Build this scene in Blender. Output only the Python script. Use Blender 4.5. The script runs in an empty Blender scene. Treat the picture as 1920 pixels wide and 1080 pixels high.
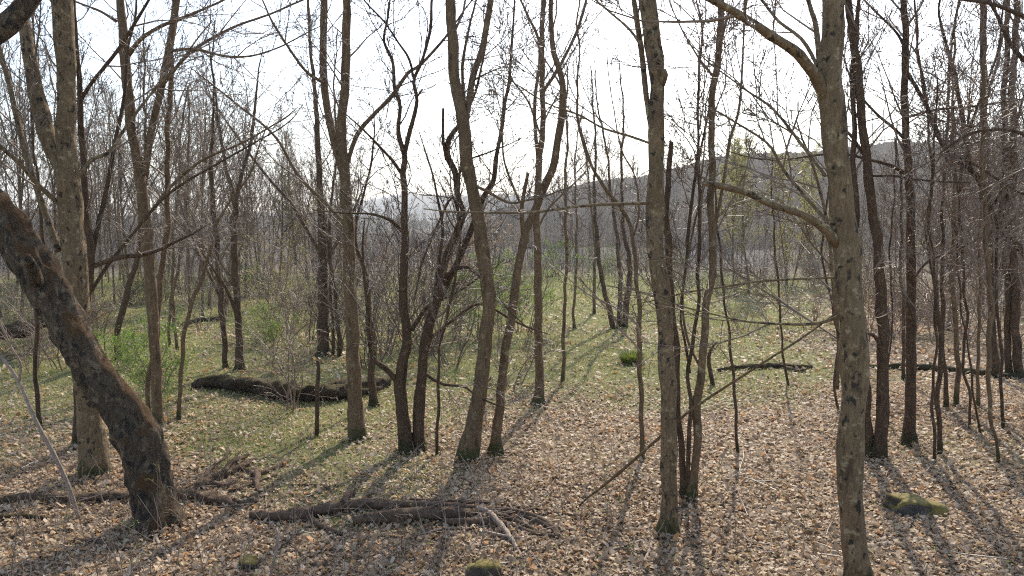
import bpy, math, random
import numpy as np

# ------------------------------------------------------------------ camera, sky, sun, exposure
S = bpy.context.scene
C = S.collection
CAM_H, PITCH, FPX = 3.8, math.radians(4.57), 1500.0      # eye height over the valley floor, tilt down, focal length in photo pixels
SUN_AZ, SUN_EL = math.radians(13.0), math.radians(37.0)  # azimuth to the right of the view, elevation
cam_d = bpy.data.cameras.new('camera'); cam = bpy.data.objects.new('camera', cam_d); C.objects.link(cam)
cam.location = (0, 0, CAM_H); cam.rotation_euler = (math.pi/2 - PITCH, 0, 0)
cam_d.sensor_width = 36; cam_d.lens = 36*FPX/1920; cam_d.clip_end = 20000; cam_d.clip_start = 0.05
S.camera = cam
W = bpy.data.worlds.new('World'); S.world = W; W.use_nodes = True
wn = W.node_tree.nodes; wl = W.node_tree.links; wn.clear()
sky = wn.new('ShaderNodeTexSky'); sky.sky_type = 'NISHITA'; sky.sun_disc = False
sky.sun_elevation = SUN_EL; sky.sun_rotation = SUN_AZ
sky.air_density = 1.0; sky.dust_density = 1.2; sky.ozone_density = 1.0
bg = wn.new('ShaderNodeBackground'); bg.inputs['Strength'].default_value = 0.15
wo = wn.new('ShaderNodeOutputWorld')
wl.new(sky.outputs[0], bg.inputs[0]); wl.new(bg.outputs[0], wo.inputs[0])
sun_d = bpy.data.lights.new('sun', 'SUN'); sun_d.energy = 3.1; sun_d.angle = math.radians(0.55); sun_d.color = (1.0, 0.93, 0.80)
sun = bpy.data.objects.new('sun', sun_d); C.objects.link(sun); sun.location = (20, 60, 60)
sun.rotation_euler = (math.pi/2 - SUN_EL, 0, math.pi - SUN_AZ)
S.view_settings.view_transform = 'Standard'; S.view_settings.look = 'None'
S.view_settings.exposure = 1.15; S.view_settings.gamma = 1.0; S.view_settings.use_curve_mapping = False
S.cycles.max_bounces = 6; S.cycles.diffuse_bounces = 3; S.cycles.transmission_bounces = 2; S.cycles.transparent_max_bounces = 4
S.cycles.volume_bounces = 0
S.cycles.sample_clamp_indirect = 3.0; S.cycles.sample_clamp_direct = 12.0; S.cycles.use_denoising = False; S.cycles.filter_width = 1.2

# ------------------------------------------------------------------ helpers
rnd = random.Random(7)
NP = np.random.default_rng(11)
CP, SP = math.cos(PITCH), math.sin(PITCH)
def sstep(a, b, x):
    t = np.clip((x-a)/(b-a), 0, 1); return t*t*(3-2*t)
def vnoise(x, y, s=0.0):
    return (np.sin(x*1.0+1.3*np.sin(y*0.7+s)+s)+np.sin(y*1.13+1.1*np.sin(x*0.83+2.1*s)+1.7)+np.sin((x+y)*0.61+3*s))/3
def gh(x, y):
    """height of the ground"""
    x = np.asarray(x, float); y = np.asarray(y, float)
    r = np.hypot(x, y)
    z = 0.07*vnoise(x*0.45, y*0.45, 0.3)+0.03*vnoise(x*1.9, y*1.9, 1.1)
    z = z + 2.2*sstep(7.5, -1.5, y)*sstep(60, 20, np.abs(x))         # the bank the picture was taken from
    z = z + 0.25*sstep(4, 8, x-y*0.2)*sstep(25, 14, y)
    z = z - 0.5*sstep(40, 90, r)
    return z
def gz(x, y): return float(gh(x, y))
def at(px, py, Y):
    """a photo pixel at world distance Y in front of the camera"""
    dx = (px-960)/FPX; du = (540-py)/FPX
    dy = CP+SP*du; dz = -SP+CP*du
    k = Y/dy
    return (dx*k, Y, CAM_H+dz*k)
def gp(px, py):
    """a photo pixel on the ground"""
    dx = (px-960)/FPX; du = (540-py)/FPX
    dy = CP+SP*du; dz = -SP+CP*du
    z = 0.0
    for _ in range(6):
        k = (z-CAM_H)/dz; z = gz(dx*k, dy*k)
    return (dx*k, dy*k, z)
def mpp(p): return ((p[1])*CP-(p[2]-CAM_H)*SP)/FPX                    # metres in one photo pixel at a point
def green(x, y):
    """how grassy the ground is"""
    a = x/np.maximum(y, 1)
    lf = sstep(.10, -.18, a)
    g = sstep(13.5-2.5*lf, 20-3.0*lf, y)*sstep(0.50, 0.26, a)*(0.82+0.35*vnoise(x*0.6, y*0.5, 2.2))
    g = g*sstep(85, 50, y)
    return np.clip(g+(0.24+.30*lf)*sstep(-.2, 0.6, vnoise(x*1.1, y*0.9, 5.0)), 0, 1)

def mesh_np(name, V, F, mat, attr=None, smooth=True):
    """V (n,3), F list of (m,k) int arrays"""
    me = bpy.data.meshes.new(name)
    F = [np.asarray(f) for f in F if len(f)]
    V = np.asarray(V, np.float32)
    me.vertices.add(len(V)); me.vertices.foreach_set('co', V.ravel())
    loops = np.concatenate([f.ravel() for f in F]).astype(np.int32)
    tot = np.concatenate([np.full(len(f), f.shape[1]) for f in F]).astype(np.int32)
    st = np.concatenate([[0], np.cumsum(tot)[:-1]]).astype(np.int32)
    me.loops.add(len(loops)); me.loops.foreach_set('vertex_index', loops)
    me.polygons.add(len(tot)); me.polygons.foreach_set('loop_start', st)
    me.update(calc_edges=True)
    if smooth: me.polygons.foreach_set('use_smooth', np.ones(len(tot), bool))
    if attr is not None:
        for an, av in attr.items():
            a = me.attributes.new(an, 'FLOAT', 'POINT'); a.data.foreach_set('value', np.asarray(av, np.float32))
    me.materials.append(mat)
    return me
def obj(name, me, parent=None, **kw):
    o = bpy.data.objects.new(name, me); C.objects.link(o)
    if parent is not None: o.parent = parent
    for k, v in kw.items(): o[k] = v
    return o
def thing(name, loc, label, category, group=None):
    o = bpy.data.objects.new(name, None); C.objects.link(o); o.location = loc; o.empty_display_size = 0.2
    o['label'] = label; o['category'] = category
    if group: o['group'] = group
    return o
def copy_tree(root, loc, rz, sc, label, group):
    r = root.copy(); C.objects.link(r); r.location = loc; r.rotation_euler = (0, 0, rz); r.scale = sc
    r['label'] = label
    if group: r['group'] = group
    elif 'group' in r: del r['group']
    for ch in root.children:
        c = ch.copy(); C.objects.link(c); c.parent = r
    return r

class Tubes:
    """collects tapered tubes, builds them all at once"""
    def __init__(s): s.b = {}
    def add(s, pts, rad, k): s.b.setdefault((len(pts), k), []).append((pts, rad))
    def arrays(s, org=(0, 0, 0)):
        Vs, Fs, off = [], [], 0
        for (n, k), L in s.b.items():
            P = np.array([p for p, _ in L], float)-np.array(org); R = np.array([r for _, r in L], float)
            m = len(L)
            T = np.gradient(P, axis=1); T /= np.linalg.norm(T, axis=2, keepdims=True)+1e-9
            D = P[:, -1]-P[:, 0]
            ref = np.zeros((m, 3)); ref[np.arange(m), np.argmin(np.abs(D), axis=1)] = 1
            A = np.cross(T, ref[:, None, :]); A /= np.linalg.norm(A, axis=2, keepdims=True)+1e-9
            B = np.cross(T, A)
            th = np.arange(k)*2*np.pi/k
            V = P[:, :, None, :]+R[:, :, None, None]*(A[:, :, None, :]*np.cos(th)[None, None, :, None]+B[:, :, None, :]*np.sin(th)[None, None, :, None])
            i = np.arange(n-1)[:, None]*k; j = np.arange(k)[None, :]; j2 = (j+1) % k
            q = np.stack([i+j, i+j2, i+k+j2, i+k+j], -1).reshape(-1, 4)
            Fs.append((q[None]+(np.arange(m)*n*k)[:, None, None]).reshape(-1, 4)+off)
            Vs.append(V.reshape(-1, 3)); off += m*n*k
        if not Vs: return None
        return np.concatenate(Vs), Fs
    def mesh(s, name, mat, org=(0, 0, 0)):
        r = s.arrays(org)
        return None if r is None else mesh_np(name, r[0], r[1], mat)

def resample(pts, vals, step=None, n=None):
    """Catmull-Rom through pts, vals carried along"""
    P = np.column_stack([np.array(pts, float), np.array(vals, float)])
    P = np.vstack([2*P[0]-P[1], P, 2*P[-1]-P[-2]])
    out = []
    for i in range(1, len(P)-2):
        p0, p1, p2, p3 = P[i-1:i+3]
        for t in np.linspace(0, 1, 12, endpoint=False):
            out.append(0.5*((2*p1)+(-p0+p2)*t+(2*p0-5*p1+4*p2-p3)*t*t+(-p0+3*p1-3*p2+p3)*t**3))
    out.append(P[-2]); out = np.array(out)
    d = np.concatenate([[0], np.cumsum(np.linalg.norm(np.diff(out[:, :3], axis=0), axis=1))])
    if n is None: n = max(4, min(150, int(d[-1]/step)+1))
    u = np.linspace(0, d[-1], n)
    q = np.column_stack([np.interp(u, d, out[:, c]) for c in range(4)])
    return q[:, :3], np.maximum(q[:, 3], 0.002)

def stem_mesh(name, P, R, k, mat, org, seed=0, lump=0.05, flare=0.0, cap=True):
    """a trunk, limb or log: rings with lumps, knots and a root flare"""
    g = np.random.default_rng(seed)
    n = len(P); T = np.gradient(P, axis=0); T /= np.linalg.norm(T, axis=1, keepdims=True)+1e-9
    D = np.abs(P[-1]-P[0]); ref = np.zeros(3); ref[int(np.argmin(D))] = 1
    A = np.cross(T, ref); A /= np.linalg.norm(A, axis=1, keepdims=True)+1e-9
    B = np.cross(T, A)
    th = np.arange(k)*2*np.pi/k
    s = np.concatenate([[0], np.cumsum(np.linalg.norm(np.diff(P, axis=0), axis=1))])
    rm = max(R.mean(), .01)
    f = np.ones((n, k))
    for _ in range(9):
        a = g.integers(1, 5); b = g.uniform(.3, 2.4)/rm*.35; ph = g.uniform(0, 6.3, 2)
        f += lump*g.uniform(.2, .8)*np.cos(a*th[None]+ph[0])*np.sin(b*s[:, None]+ph[1])
    for _ in range(6):
        a = g.integers(4, 9); b = g.uniform(2, 6)/rm*.3; ph = g.uniform(0, 6.3, 2)
        f += lump*.35*np.cos(a*th[None]+ph[0]+.6*np.sin(b*.3*s[:, None]))*np.sin(b*s[:, None]+ph[1])
    if lump > .09:
        for _ in range(14):
            a = g.integers(2, 9); b = g.uniform(6, 22)/rm*.2; ph = g.uniform(0, 6.3, 2); f += lump*.22*np.cos(a*th[None]+ph[0]+np.sin(b*.2*s[:, None]))*np.sin(b*s[:, None]+ph[1])
    for _ in range(int(n/9)):                       # knots
        s0 = g.uniform(0, s[-1]); t0 = g.uniform(0, 6.28); w = g.uniform(.35, .7)
        dt = np.angle(np.exp(1j*(th-t0)))
        f += lump*g.uniform(.8, 3.0)*np.exp(-((s[:, None]-s0)/(rm*w))**2-(dt[None]/w)**2)
    if flare:
        ph = g.uniform(0, 6.28); lob = g.integers(4, 7)
        h = np.maximum(s-.25, 0)
        f += flare*np.exp(-h/(.06+rm*.7))[:, None]*(1+.55*np.cos(lob*th+ph)+.45*np.cos((lob-2)*th+2*ph))[None]
    V = P[:, None]+(R[:, None]*f)[:, :, None]*(A[:, None]*np.cos(th)[None, :, None]+B[:, None]*np.sin(th)[None, :, None])-np.array(org)
    V = V.reshape(-1, 3)
    i = np.arange(n-1)[:, None]*k; j = np.arange(k)[None]; j2 = (j+1) % k
    F = [np.stack([i+j, i+j2, i+k+j2, i+k+j], -1).reshape(-1, 4)]
    if cap:
        V = np.vstack([V, P[0]-np.array(org), P[-1]-np.array(org)+T[-1]*R[-1]*.3])
        a = np.arange(k); b = (a+1) % k; e = (n-1)*k
        F.append(np.vstack([np.column_stack([b, a, np.full(k, n*k)]), np.column_stack([e+a, e+b, np.full(k, n*k+1)])]))
    return mesh_np(name, V, F, mat)

def nrm(v):
    l = math.sqrt(v[0]*v[0]+v[1]*v[1]+v[2]*v[2])+1e-9
    return (v[0]/l, v[1]/l, v[2]/l)
def shoot(r, p, d, L, n, wob, up):
    pts = [p]; st = L/(n-1)
    for _ in range(n-1):
        d = nrm((d[0]+r.gauss(0, wob), d[1]+r.gauss(0, wob), d[2]+r.gauss(0, wob)+up))
        p = (p[0]+d[0]*st, p[1]+d[1]*st, p[2]+d[2]*st); pts.append(p)
    return pts
def side(r, t, ang):
    """a direction at an angle from t, turned at random round it"""
    a = r.uniform(0, 2*math.pi); v = nrm((r.gauss(0, 1), r.gauss(0, 1), r.gauss(0, 1)))
    dp = v[0]*t[0]+v[1]*t[1]+v[2]*t[2]
    q = nrm((v[0]-dp*t[0], v[1]-dp*t[1], v[2]-dp*t[2])); c, s = math.cos(ang), math.sin(ang)
    return (t[0]*c+q[0]*s, t[1]*c+q[1]*s, t[2]*c+q[2]*s)
def twigs(T, r, P, R, num, f0, f1, L, lv=3, ang=(.6, 1.0), wob=.16, up=.10, rmin=.0035, ends=None, kids=(5, 4), ztop=1e9, n1=3):
    """branches off a path, twigs off the branches"""
    n = len(P)
    for q in range(num):
        f = f0+(f1-f0)*((q+r.random())/num); x = f*(n-1); i = min(int(x), n-2); u = x-i
        a, b = P[i], P[i+1]
        p = tuple(a[c]+(b[c]-a[c])*u for c in range(3)); t = nrm(tuple(b[c]-a[c] for c in range(3)))
        pr = R[i]+(R[i+1]-R[i])*u
        l = L*r.uniform(.5, 1.15)*(1-.45*f)
        r0 = min(pr*.65, max(rmin*1.3, l*r.uniform(.008, .014)))
        nn = 6 if lv == 3 else (4 if lv == 2 else n1)
        pts = shoot(r, p, side(r, t, r.uniform(*ang)), l, nn, wob, up)
        rad = [r0+(rmin-r0)*(w/(nn-1))**.8 for w in range(nn)]
        T.add(pts, rad, 3)
        if ends is not None and lv <= 2: ends.append(pts[-1]); ends.append(pts[len(pts)//2])
        if lv > 1:
            k = kids[3-lv] if 3-lv < len(kids) else 3
            if p[2] > ztop and lv == 2: k = 1
            twigs(T, r, pts, rad, max(1, int(k*r.uniform(.7, 1.3)+.5)), .2, .98, l*.5, lv-1, (.45, .95), wob*1.15, up*.6, rmin, ends, kids, ztop, n1)

# ------------------------------------------------------------------ materials
def mat(name):
    m = bpy.data.materials.new(name); m.use_nodes = True
    nt = m.node_tree; nt.nodes.clear()
    out = nt.nodes.new('ShaderNodeOutputMaterial')
    return m, nt, out
def nd(nt, t, **kw):
    n = nt.nodes.new(t)
    for k, v in kw.items():
        if k in n.inputs: n.inputs[k].default_value = v
        else: setattr(n, k, v)
    return n
def ramp(nt, fac, stops):
    n = nt.nodes.new('ShaderNodeValToRGB'); e = n.color_ramp.elements
    while len(e) > 1: e.remove(e[-1])
    e[0].position = stops[0][0]; e[0].color = (*stops[0][1], 1) if len(stops[0][1]) == 3 else stops[0][1]
    for p, c in stops[1:]:
        x = e.new(p); x.color = (*c, 1)
    if fac is not None: nt.links.new(fac, n.inputs[0])
    return n
def g3(v): return (v, v, v)
def mixc(nt, fac, a, b, mode='MIX'):
    n = nt.nodes.new('ShaderNodeMix'); n.data_type = 'RGBA'; n.blend_type = mode
    for s, v in ((0, fac), (6, a), (7, b)):
        if isinstance(v, bpy.types.NodeSocket): nt.links.new(v, n.inputs[s])
        else: n.inputs[s].default_value = v if s == 0 else (*v, 1)
    return n.outputs[2]
def noise(nt, vec, scale, detail=4, rough=.6):
    n = nd(nt, 'ShaderNodeTexNoise', Scale=scale, Detail=detail, Roughness=rough)
    nt.links.new(vec, n.inputs['Vector']); return n.outputs[0]

def bark(name, dark, light, lichen=(.26, .26, .22), lich=.62, spots=.0, moss=None, moss_h=.6, rough=.9, bump=.5, topmoss=None, tm=(.62, 1.0)):
    m, nt, out = mat(name); L = nt.links
    tc = nd(nt, 'ShaderNodeTexCoord'); oi = nd(nt, 'ShaderNodeObjectInfo')
    cmb = nd(nt, 'ShaderNodeVectorMath', operation='SCALE'); cmb.inputs[0].default_value = (13.1, 7.7, 5.3); L.new(oi.outputs['Random'], cmb.inputs['Scale'])
    add = nd(nt, 'ShaderNodeVectorMath', operation='ADD'); L.new(tc.outputs['Object'], add.inputs[0]); L.new(cmb.outputs[0], add.inputs[1])
    mp = nd(nt, 'ShaderNodeMapping'); mp.inputs['Scale'].default_value = (1, 1, .28); L.new(add.outputs[0], mp.inputs[0])
    n1 = noise(nt, mp.outputs[0], 34, 6, .75); n2 = noise(nt, add.outputs[0], 3.2, 4, .6); n3 = noise(nt, add.outputs[0], 9, 5, .65)
    c = ramp(nt, n1, [(.30, dark), (.68, light)]).outputs[0]
    n4 = noise(nt, mp.outputs[0], 8, 5, .7)
    c = mixc(nt, ramp(nt, n2, [(.40, g3(0)), (.62, g3(.6))]).outputs[0], c, tuple(.62*a+.30*b for a, b in zip(dark, light)))
    c = mixc(nt, ramp(nt, n4, [(.54, g3(0)), (.64, g3(.75))]).outputs[0], c, tuple(.75*a for a in dark))
    c = mixc(nt, ramp(nt, n3, [(lich-.04, g3(0)), (lich+.06, g3(.85))]).outputs[0], c, lichen)
    if spots:
        mp2 = nd(nt, 'ShaderNodeMapping'); mp2.inputs['Scale'].default_value = (1, 1, .75); L.new(add.outputs[0], mp2.inputs[0])
        wv = nd(nt, 'ShaderNodeVectorMath', operation='SCALE', Scale=.22); 
        nz = nd(nt, 'ShaderNodeTexNoise', Scale=11, Detail=5); L.new(mp2.outputs[0], nz.inputs['Vector']); L.new(nz.outputs['Color'], wv.inputs[0])
        ad = nd(nt, 'ShaderNodeVectorMath', operation='ADD'); L.new(mp2.outputs[0], ad.inputs[0]); L.new(wv.outputs[0], ad.inputs[1])
        vo = nd(nt, 'ShaderNodeTexVoronoi', Scale=8.5); L.new(ad.outputs[0], vo.inputs['Vector'])
        vm = nd(nt, 'ShaderNodeMath', operation='MULTIPLY_ADD'); L.new(n2, vm.inputs[0]); vm.inputs[1].default_value = .8; L.new(vo.outputs['Distance'], vm.inputs[2])
        vs = nd(nt, 'ShaderNodeMath', operation='SUBTRACT'); L.new(vm.outputs[0], vs.inputs[0]); vs.inputs[1].default_value = .40
        c = mixc(nt, ramp(nt, vs.outputs[0], [(spots-.05, g3(.9)), (spots+.07, g3(0))]).outputs[0], c, (.03, .025, .019))
    sx = nd(nt, 'ShaderNodeSeparateXYZ'); L.new(tc.outputs['Object'], sx.inputs[0])
    if moss:
        ma = nd(nt, 'ShaderNodeMath', operation='MULTIPLY_ADD'); L.new(n3, ma.inputs[0]); ma.inputs[1].default_value = moss_h*1.6; ma.inputs[2].default_value = -moss_h*.35
        lt = nd(nt, 'ShaderNodeMath', operation='SUBTRACT'); L.new(ma.outputs[0], lt.inputs[0]); L.new(sx.outputs[2], lt.inputs[1])
        c = mixc(nt, ramp(nt, lt.outputs[0], [(.0, g3(0)), (.15, g3(.85))]).outputs[0], c, moss)
    if topmoss:
        ge = nd(nt, 'ShaderNodeNewGeometry'); sn = nd(nt, 'ShaderNodeSeparateXYZ'); L.new(ge.outputs['Normal'], sn.inputs[0])
        ma = nd(nt, 'ShaderNodeMath', operation='MULTIPLY_ADD'); L.new(n2, ma.inputs[0]); ma.inputs[1].default_value = 1.1; L.new(sn.outputs[2], ma.inputs[2])
        dv = nd(nt, 'ShaderNodeMath', operation='MULTIPLY'); L.new(ma.outputs[0], dv.inputs[0]); dv.inputs[1].default_value = .5
        c = mixc(nt, ramp(nt, dv.outputs[0], [(tm[0]/2, g3(0)), (tm[1]/2, g3(.9))]).outputs[0], c, mixc(nt, n1, tuple(.45*v for v in topmoss), topmoss))
    b = nd(nt, 'ShaderNodeBsdfPrincipled', Roughness=rough); b.inputs['Specular IOR Level'].default_value = .25
    L.new(c, b.inputs['Base Color'])
    ad = nd(nt, 'ShaderNodeMath', operation='ADD'); L.new(n1, ad.inputs[0]); L.new(n3, ad.inputs[1])
    bu = nd(nt, 'ShaderNodeBump', Strength=bump, Distance=.045); L.new(ad.outputs[0], bu.inputs['Height']); L.new(bu.outputs[0], b.inputs['Normal'])
    L.new(b.outputs[0], out.inputs[0])
    return m
def twigmat(name, a, b, rough=.55):
    m, nt, out = mat(name); L = nt.links
    tc = nd(nt, 'ShaderNodeTexCoord'); n = noise(nt, tc.outputs['Object'], 2.5, 2)
    p = nd(nt, 'ShaderNodeBsdfPrincipled', Roughness=rough); p.inputs['Specular IOR Level'].default_value = .4
    L.new(ramp(nt, n, [(.3, a), (.7, b)]).outputs[0], p.inputs['Base Color']); L.new(p.outputs[0], out.inputs[0])
    return m
def leafmat(name, stops, trans=.35, rough=.6):
    m, nt, out = mat(name); L = nt.links
    at_ = nd(nt, 'ShaderNodeAttribute', attribute_name='v')
    c = ramp(nt, at_.outputs['Fac'], stops).outputs[0]
    d = nd(nt, 'ShaderNodeBsdfPrincipled', Roughness=rough); d.inputs['Specular IOR Level'].default_value = .3; L.new(c, d.inputs['Base Color'])
    t = nd(nt, 'ShaderNodeBsdfTranslucent'); L.new(c, t.inputs[0])
    mx = nd(nt, 'ShaderNodeMixShader'); mx.inputs[0].default_value = trans
    L.new(d.outputs[0], mx.inputs[1]); L.new(t.outputs[0], mx.inputs[2]); L.new(mx.outputs[0], out.inputs[0])
    return m

M = {}
M['grey'] = bark('bark_grey_blotched', (0.086, 0.056, 0.030), (0.303, 0.207, 0.111), (0.404, 0.318, 0.182), .60, spots=.25, moss=(0.041, 0.044, 0.011))
M['smooth'] = bark('bark_grey', (0.081, 0.051, 0.027), (0.256, 0.168, 0.089), (0.333, 0.254, 0.143), .62, moss=(0.041, 0.048, 0.011))
M['dark'] = bark('bark_dark', (0.050, 0.029, 0.017), (0.178, 0.109, 0.060), (0.279, 0.185, 0.104), .63, moss=(0.036, 0.037, 0.011), bump=.9)
M['lean'] = bark('bark_algae', (.022, .016, .011), (.20, .135, .082), (.25, .185, .11), .57, spots=.30, moss=(.053, .034, .011), moss_h=.3, bump=1.2, topmoss=(.15, .072, .022), tm=(.90, 1.18))
M['log'] = bark('log_bark', (0.071, 0.044, 0.027), (0.238, 0.154, 0.095), (0.309, 0.222, 0.147), .63, bump=.8)
M['mosslog'] = bark('log_moss', (0.019, 0.012, 0.007), (0.095, 0.058, 0.032), (0.143, 0.089, 0.050), .62, bump=.9, topmoss=(0.104, 0.078, 0.016), tm=(1.0, 1.5))
M['pale'] = bark('weathered_wood', (0.202, 0.145, 0.106), (0.470, 0.360, 0.273), (0.538, 0.430, 0.334), .66, bump=.4, rough=.7)
M['twig'] = twigmat('twig', (0.134, 0.092, 0.063), (0.280, 0.200, 0.141))
M['twigdark'] = twigmat('twig_dark', (0.084, 0.057, 0.040), (0.190, 0.130, 0.092))
M['twigpale'] = twigmat('twig_pale', (0.224, 0.165, 0.119), (0.426, 0.330, 0.246), .4)
M['twigred'] = twigmat('twig_red', (0.168, 0.100, 0.066), (0.314, 0.200, 0.136), .45)
M['far'] = twigmat('far_wood', (.075, .060, .053), (.14, .115, .10), .9)
M['litter'] = leafmat('dry_leaf', [(0, (0.144, 0.084, 0.044)), (.22, (0.287, 0.183, 0.099)), (.45, (0.438, 0.303, 0.182)), (.7, (0.562, 0.420, 0.270)), (.9, (0.692, 0.556, 0.396)), (1, (0.548, 0.284, 0.110))], .32, .6)
M['grass'] = leafmat('grass', [(0, (0.110, 0.146, 0.022)), (.45, (0.232, 0.269, 0.050)), (.7, (0.403, 0.358, 0.120)), (1, (0.610, 0.482, 0.260))], .4)
M['fresh'] = leafmat('fresh_leaf', [(0, (.12, .20, .03)), (1, (.26, .36, .06))], .5)
M['yellow'] = leafmat('yellow_leaf', [(0, (.22, .20, .06)), (1, (.38, .34, .11))], .5)
M['orange'] = leafmat('orange_leaf', [(0, (.28, .16, .06)), (1, (.42, .26, .09))], .5)
M['straw'] = leafmat('straw', [(0, (.25, .19, .11)), (1, (.55, .46, .32))], .3)

def ground_mat():
    m, nt, out = mat('forest_floor'); L = nt.links
    tc = nd(nt, 'ShaderNodeTexCoord'); v = tc.outputs['Object']
    n1 = noise(nt, v, 9, 6, .75); n2 = noise(nt, v, 1.1, 4, .6); n3 = noise(nt, v, 28, 4, .7)
    soil = ramp(nt, n1, [(.28, (.06, .04, .024)), (.5, (.20, .145, .09)), (.72, (.40, .31, .21))]).outputs[0]
    gr = ramp(nt, n3, [(.3, (.06, .075, .022)), (.52, (.15, .165, .055)), (.72, (.33, .29, .15))]).outputs[0]
    a = nd(nt, 'ShaderNodeAttribute', attribute_name='green')
    ma = nd(nt, 'ShaderNodeMath', operation='MULTIPLY_ADD'); L.new(n2, ma.inputs[0]); ma.inputs[1].default_value = .9; L.new(a.outputs['Fac'], ma.inputs[2])
    c = mixc(nt, ramp(nt, ma.outputs[0], [(.62, g3(0)), (1.25, g3(.75))]).outputs[0], soil, gr)
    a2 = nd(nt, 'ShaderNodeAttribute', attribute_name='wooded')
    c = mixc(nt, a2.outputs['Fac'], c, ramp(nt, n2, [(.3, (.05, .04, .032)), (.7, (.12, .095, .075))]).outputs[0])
    b = nd(nt, 'ShaderNodeBsdfPrincipled', Roughness=.95); b.inputs['Specular IOR Level'].default_value = .1; L.new(c, b.inputs['Base Color'])
    bu = nd(nt, 'ShaderNodeBump', Strength=.8, Distance=.05); L.new(n1, bu.inputs['Height']); L.new(bu.outputs[0], b.inputs['Normal'])
    L.new(b.outputs[0], out.inputs[0]); return m
M['ground'] = ground_mat()
def hill_mat(name, a, b, sc):
    m, nt, out = mat(name); L = nt.links
    tc = nd(nt, 'ShaderNodeTexCoord'); n = noise(nt, tc.outputs['Object'], sc, 8, .75); n2 = noise(nt, tc.outputs['Object'], sc*.12, 4, .6)
    c = ramp(nt, n, [(.3, a), (.7, b)]).outputs[0]
    c = mixc(nt, ramp(nt, n2, [(.4, g3(0)), (.75, g3(.4))]).outputs[0], c, (.10, .10, .045))
    p = nd(nt, 'ShaderNodeBsdfPrincipled', Roughness=1.0); p.inputs['Specular IOR Level'].default_value = 0; L.new(c, p.inputs['Base Color'])
    L.new(p.outputs[0], out.inputs[0]); return m
M['hill'] = hill_mat('hillside_floor', (.040, .031, .026), (.105, .082, .068), .5)
M['farhill'] = hill_mat('distant_wood', (.04, .04, .034), (.10, .09, .075), .02)
def stone_mat():
    m, nt, out = mat('mossy_stone'); L = nt.links
    tc = nd(nt, 'ShaderNodeTexCoord'); v = tc.outputs['Object']
    n1 = noise(nt, v, 14, 5, .7); n2 = noise(nt, v, 5, 4, .65)
    c = ramp(nt, n1, [(.3, (.03, .026, .02)), (.7, (.13, .11, .085))]).outputs[0]
    ge = nd(nt, 'ShaderNodeNewGeometry'); sn = nd(nt, 'ShaderNodeSeparateXYZ'); L.new(ge.outputs['Normal'], sn.inputs[0])
    ma = nd(nt, 'ShaderNodeMath', operation='MULTIPLY_ADD'); L.new(n2, ma.inputs[0]); ma.inputs[1].default_value = 1.3; L.new(sn.outputs[2], ma.inputs[2])
    mo = ramp(nt, n1, [(.3, (.06, .05, .012)), (.5, (.17, .135, .025)), (.62, (.25, .16, .045)), (.75, (.27, .24, .14))]).outputs[0]
    c = mixc(nt, ramp(nt, ma.outputs[0], [(.85, g3(0)), (1.25, g3(1))]).outputs[0], c, mo)
    b = nd(nt, 'ShaderNodeBsdfPrincipled', Roughness=.95); L.new(c, b.inputs['Base Color'])
    bu = nd(nt, 'ShaderNodeBump', Strength=.7, Distance=.03); L.new(n1, bu.inputs['Height']); L.new(bu.outputs[0], b.inputs['Normal'])
    L.new(b.outputs[0], out.inputs[0]); return m
M['stone'] = stone_mat()

# ------------------------------------------------------------------ ground and hills
def ground():
    def axis(lo, hi, n, s):
        t = np.linspace(-1, 1, n); u = np.sinh(t*s)/np.sinh(s); return np.where(u < 0, -u*lo, u*hi)
    xs = axis(-4500, 4500, 181, 7.2); ys = axis(-400, 5200, 191, 7.4)+10
    X, Y = np.meshgrid(xs, ys); Z = gh(X, Y)
    n, k = X.shape
    i = np.arange(n-1)[:, None]*k; j = np.arange(k-1)[None]
    F = np.stack([i+j, i+j+1, i+k+j+1, i+k+j], -1).reshape(-1, 4)
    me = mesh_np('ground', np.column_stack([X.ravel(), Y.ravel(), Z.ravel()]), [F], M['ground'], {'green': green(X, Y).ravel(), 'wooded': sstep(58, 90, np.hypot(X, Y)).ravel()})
    obj('ground', me, kind='structure')
ground()
def ridge(name, prof, r0, rc, r1, trees, mt, seed):
    """a long hill whose crest follows prof: (photo x, photo y of the skyline)"""
    g = np.random.default_rng(seed)
    px = np.array([p[0] for p in prof], float); py = np.array([p[1] for p in prof], float)
    az = np.linspace(px[0], px[-1], 420); cy = np.interp(az, px, py)
    rr = np.linspace(0, 1, 26)
    V = []
    for a, y in zip(az, cy):
        tx = (a-960)/FPX
        d = rc*(1+.05*math.sin(a*.006+seed))
        zc = CAM_H+(420-y)/FPX*d-trees
        for t in rr:
            dd = r0+(d-r0)*min(t/.75, 1) if t <= .75 else d+(r1-d)*(t-.75)/.25
            h = max(zc, 0)*float(sstep(0, .75, t)) if t <= .75 else max(zc, 0)*(1-.6*float(sstep(.75, 1, t)))
            h += 1.2*math.sin(a*.02+t*9)*min(t*3, 1)*(rc/400)
            if .6 < t < .85: h += g.uniform(-.3, 1.0)*rc/210*.7
            V.append((tx*dd, dd, h-1.2))
    k = len(rr); n = len(az)
    i = np.arange(n-1)[:, None]*k; j = np.arange(k-1)[None]
    F = np.stack([i+j, i+k+j, i+k+j+1, i+j+1], -1).reshape(-1, 4)
    V = np.array(V)
    obj(name, mesh_np(name, V, [F], mt), kind='structure')
    return V.reshape(n, k, 3)
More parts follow.
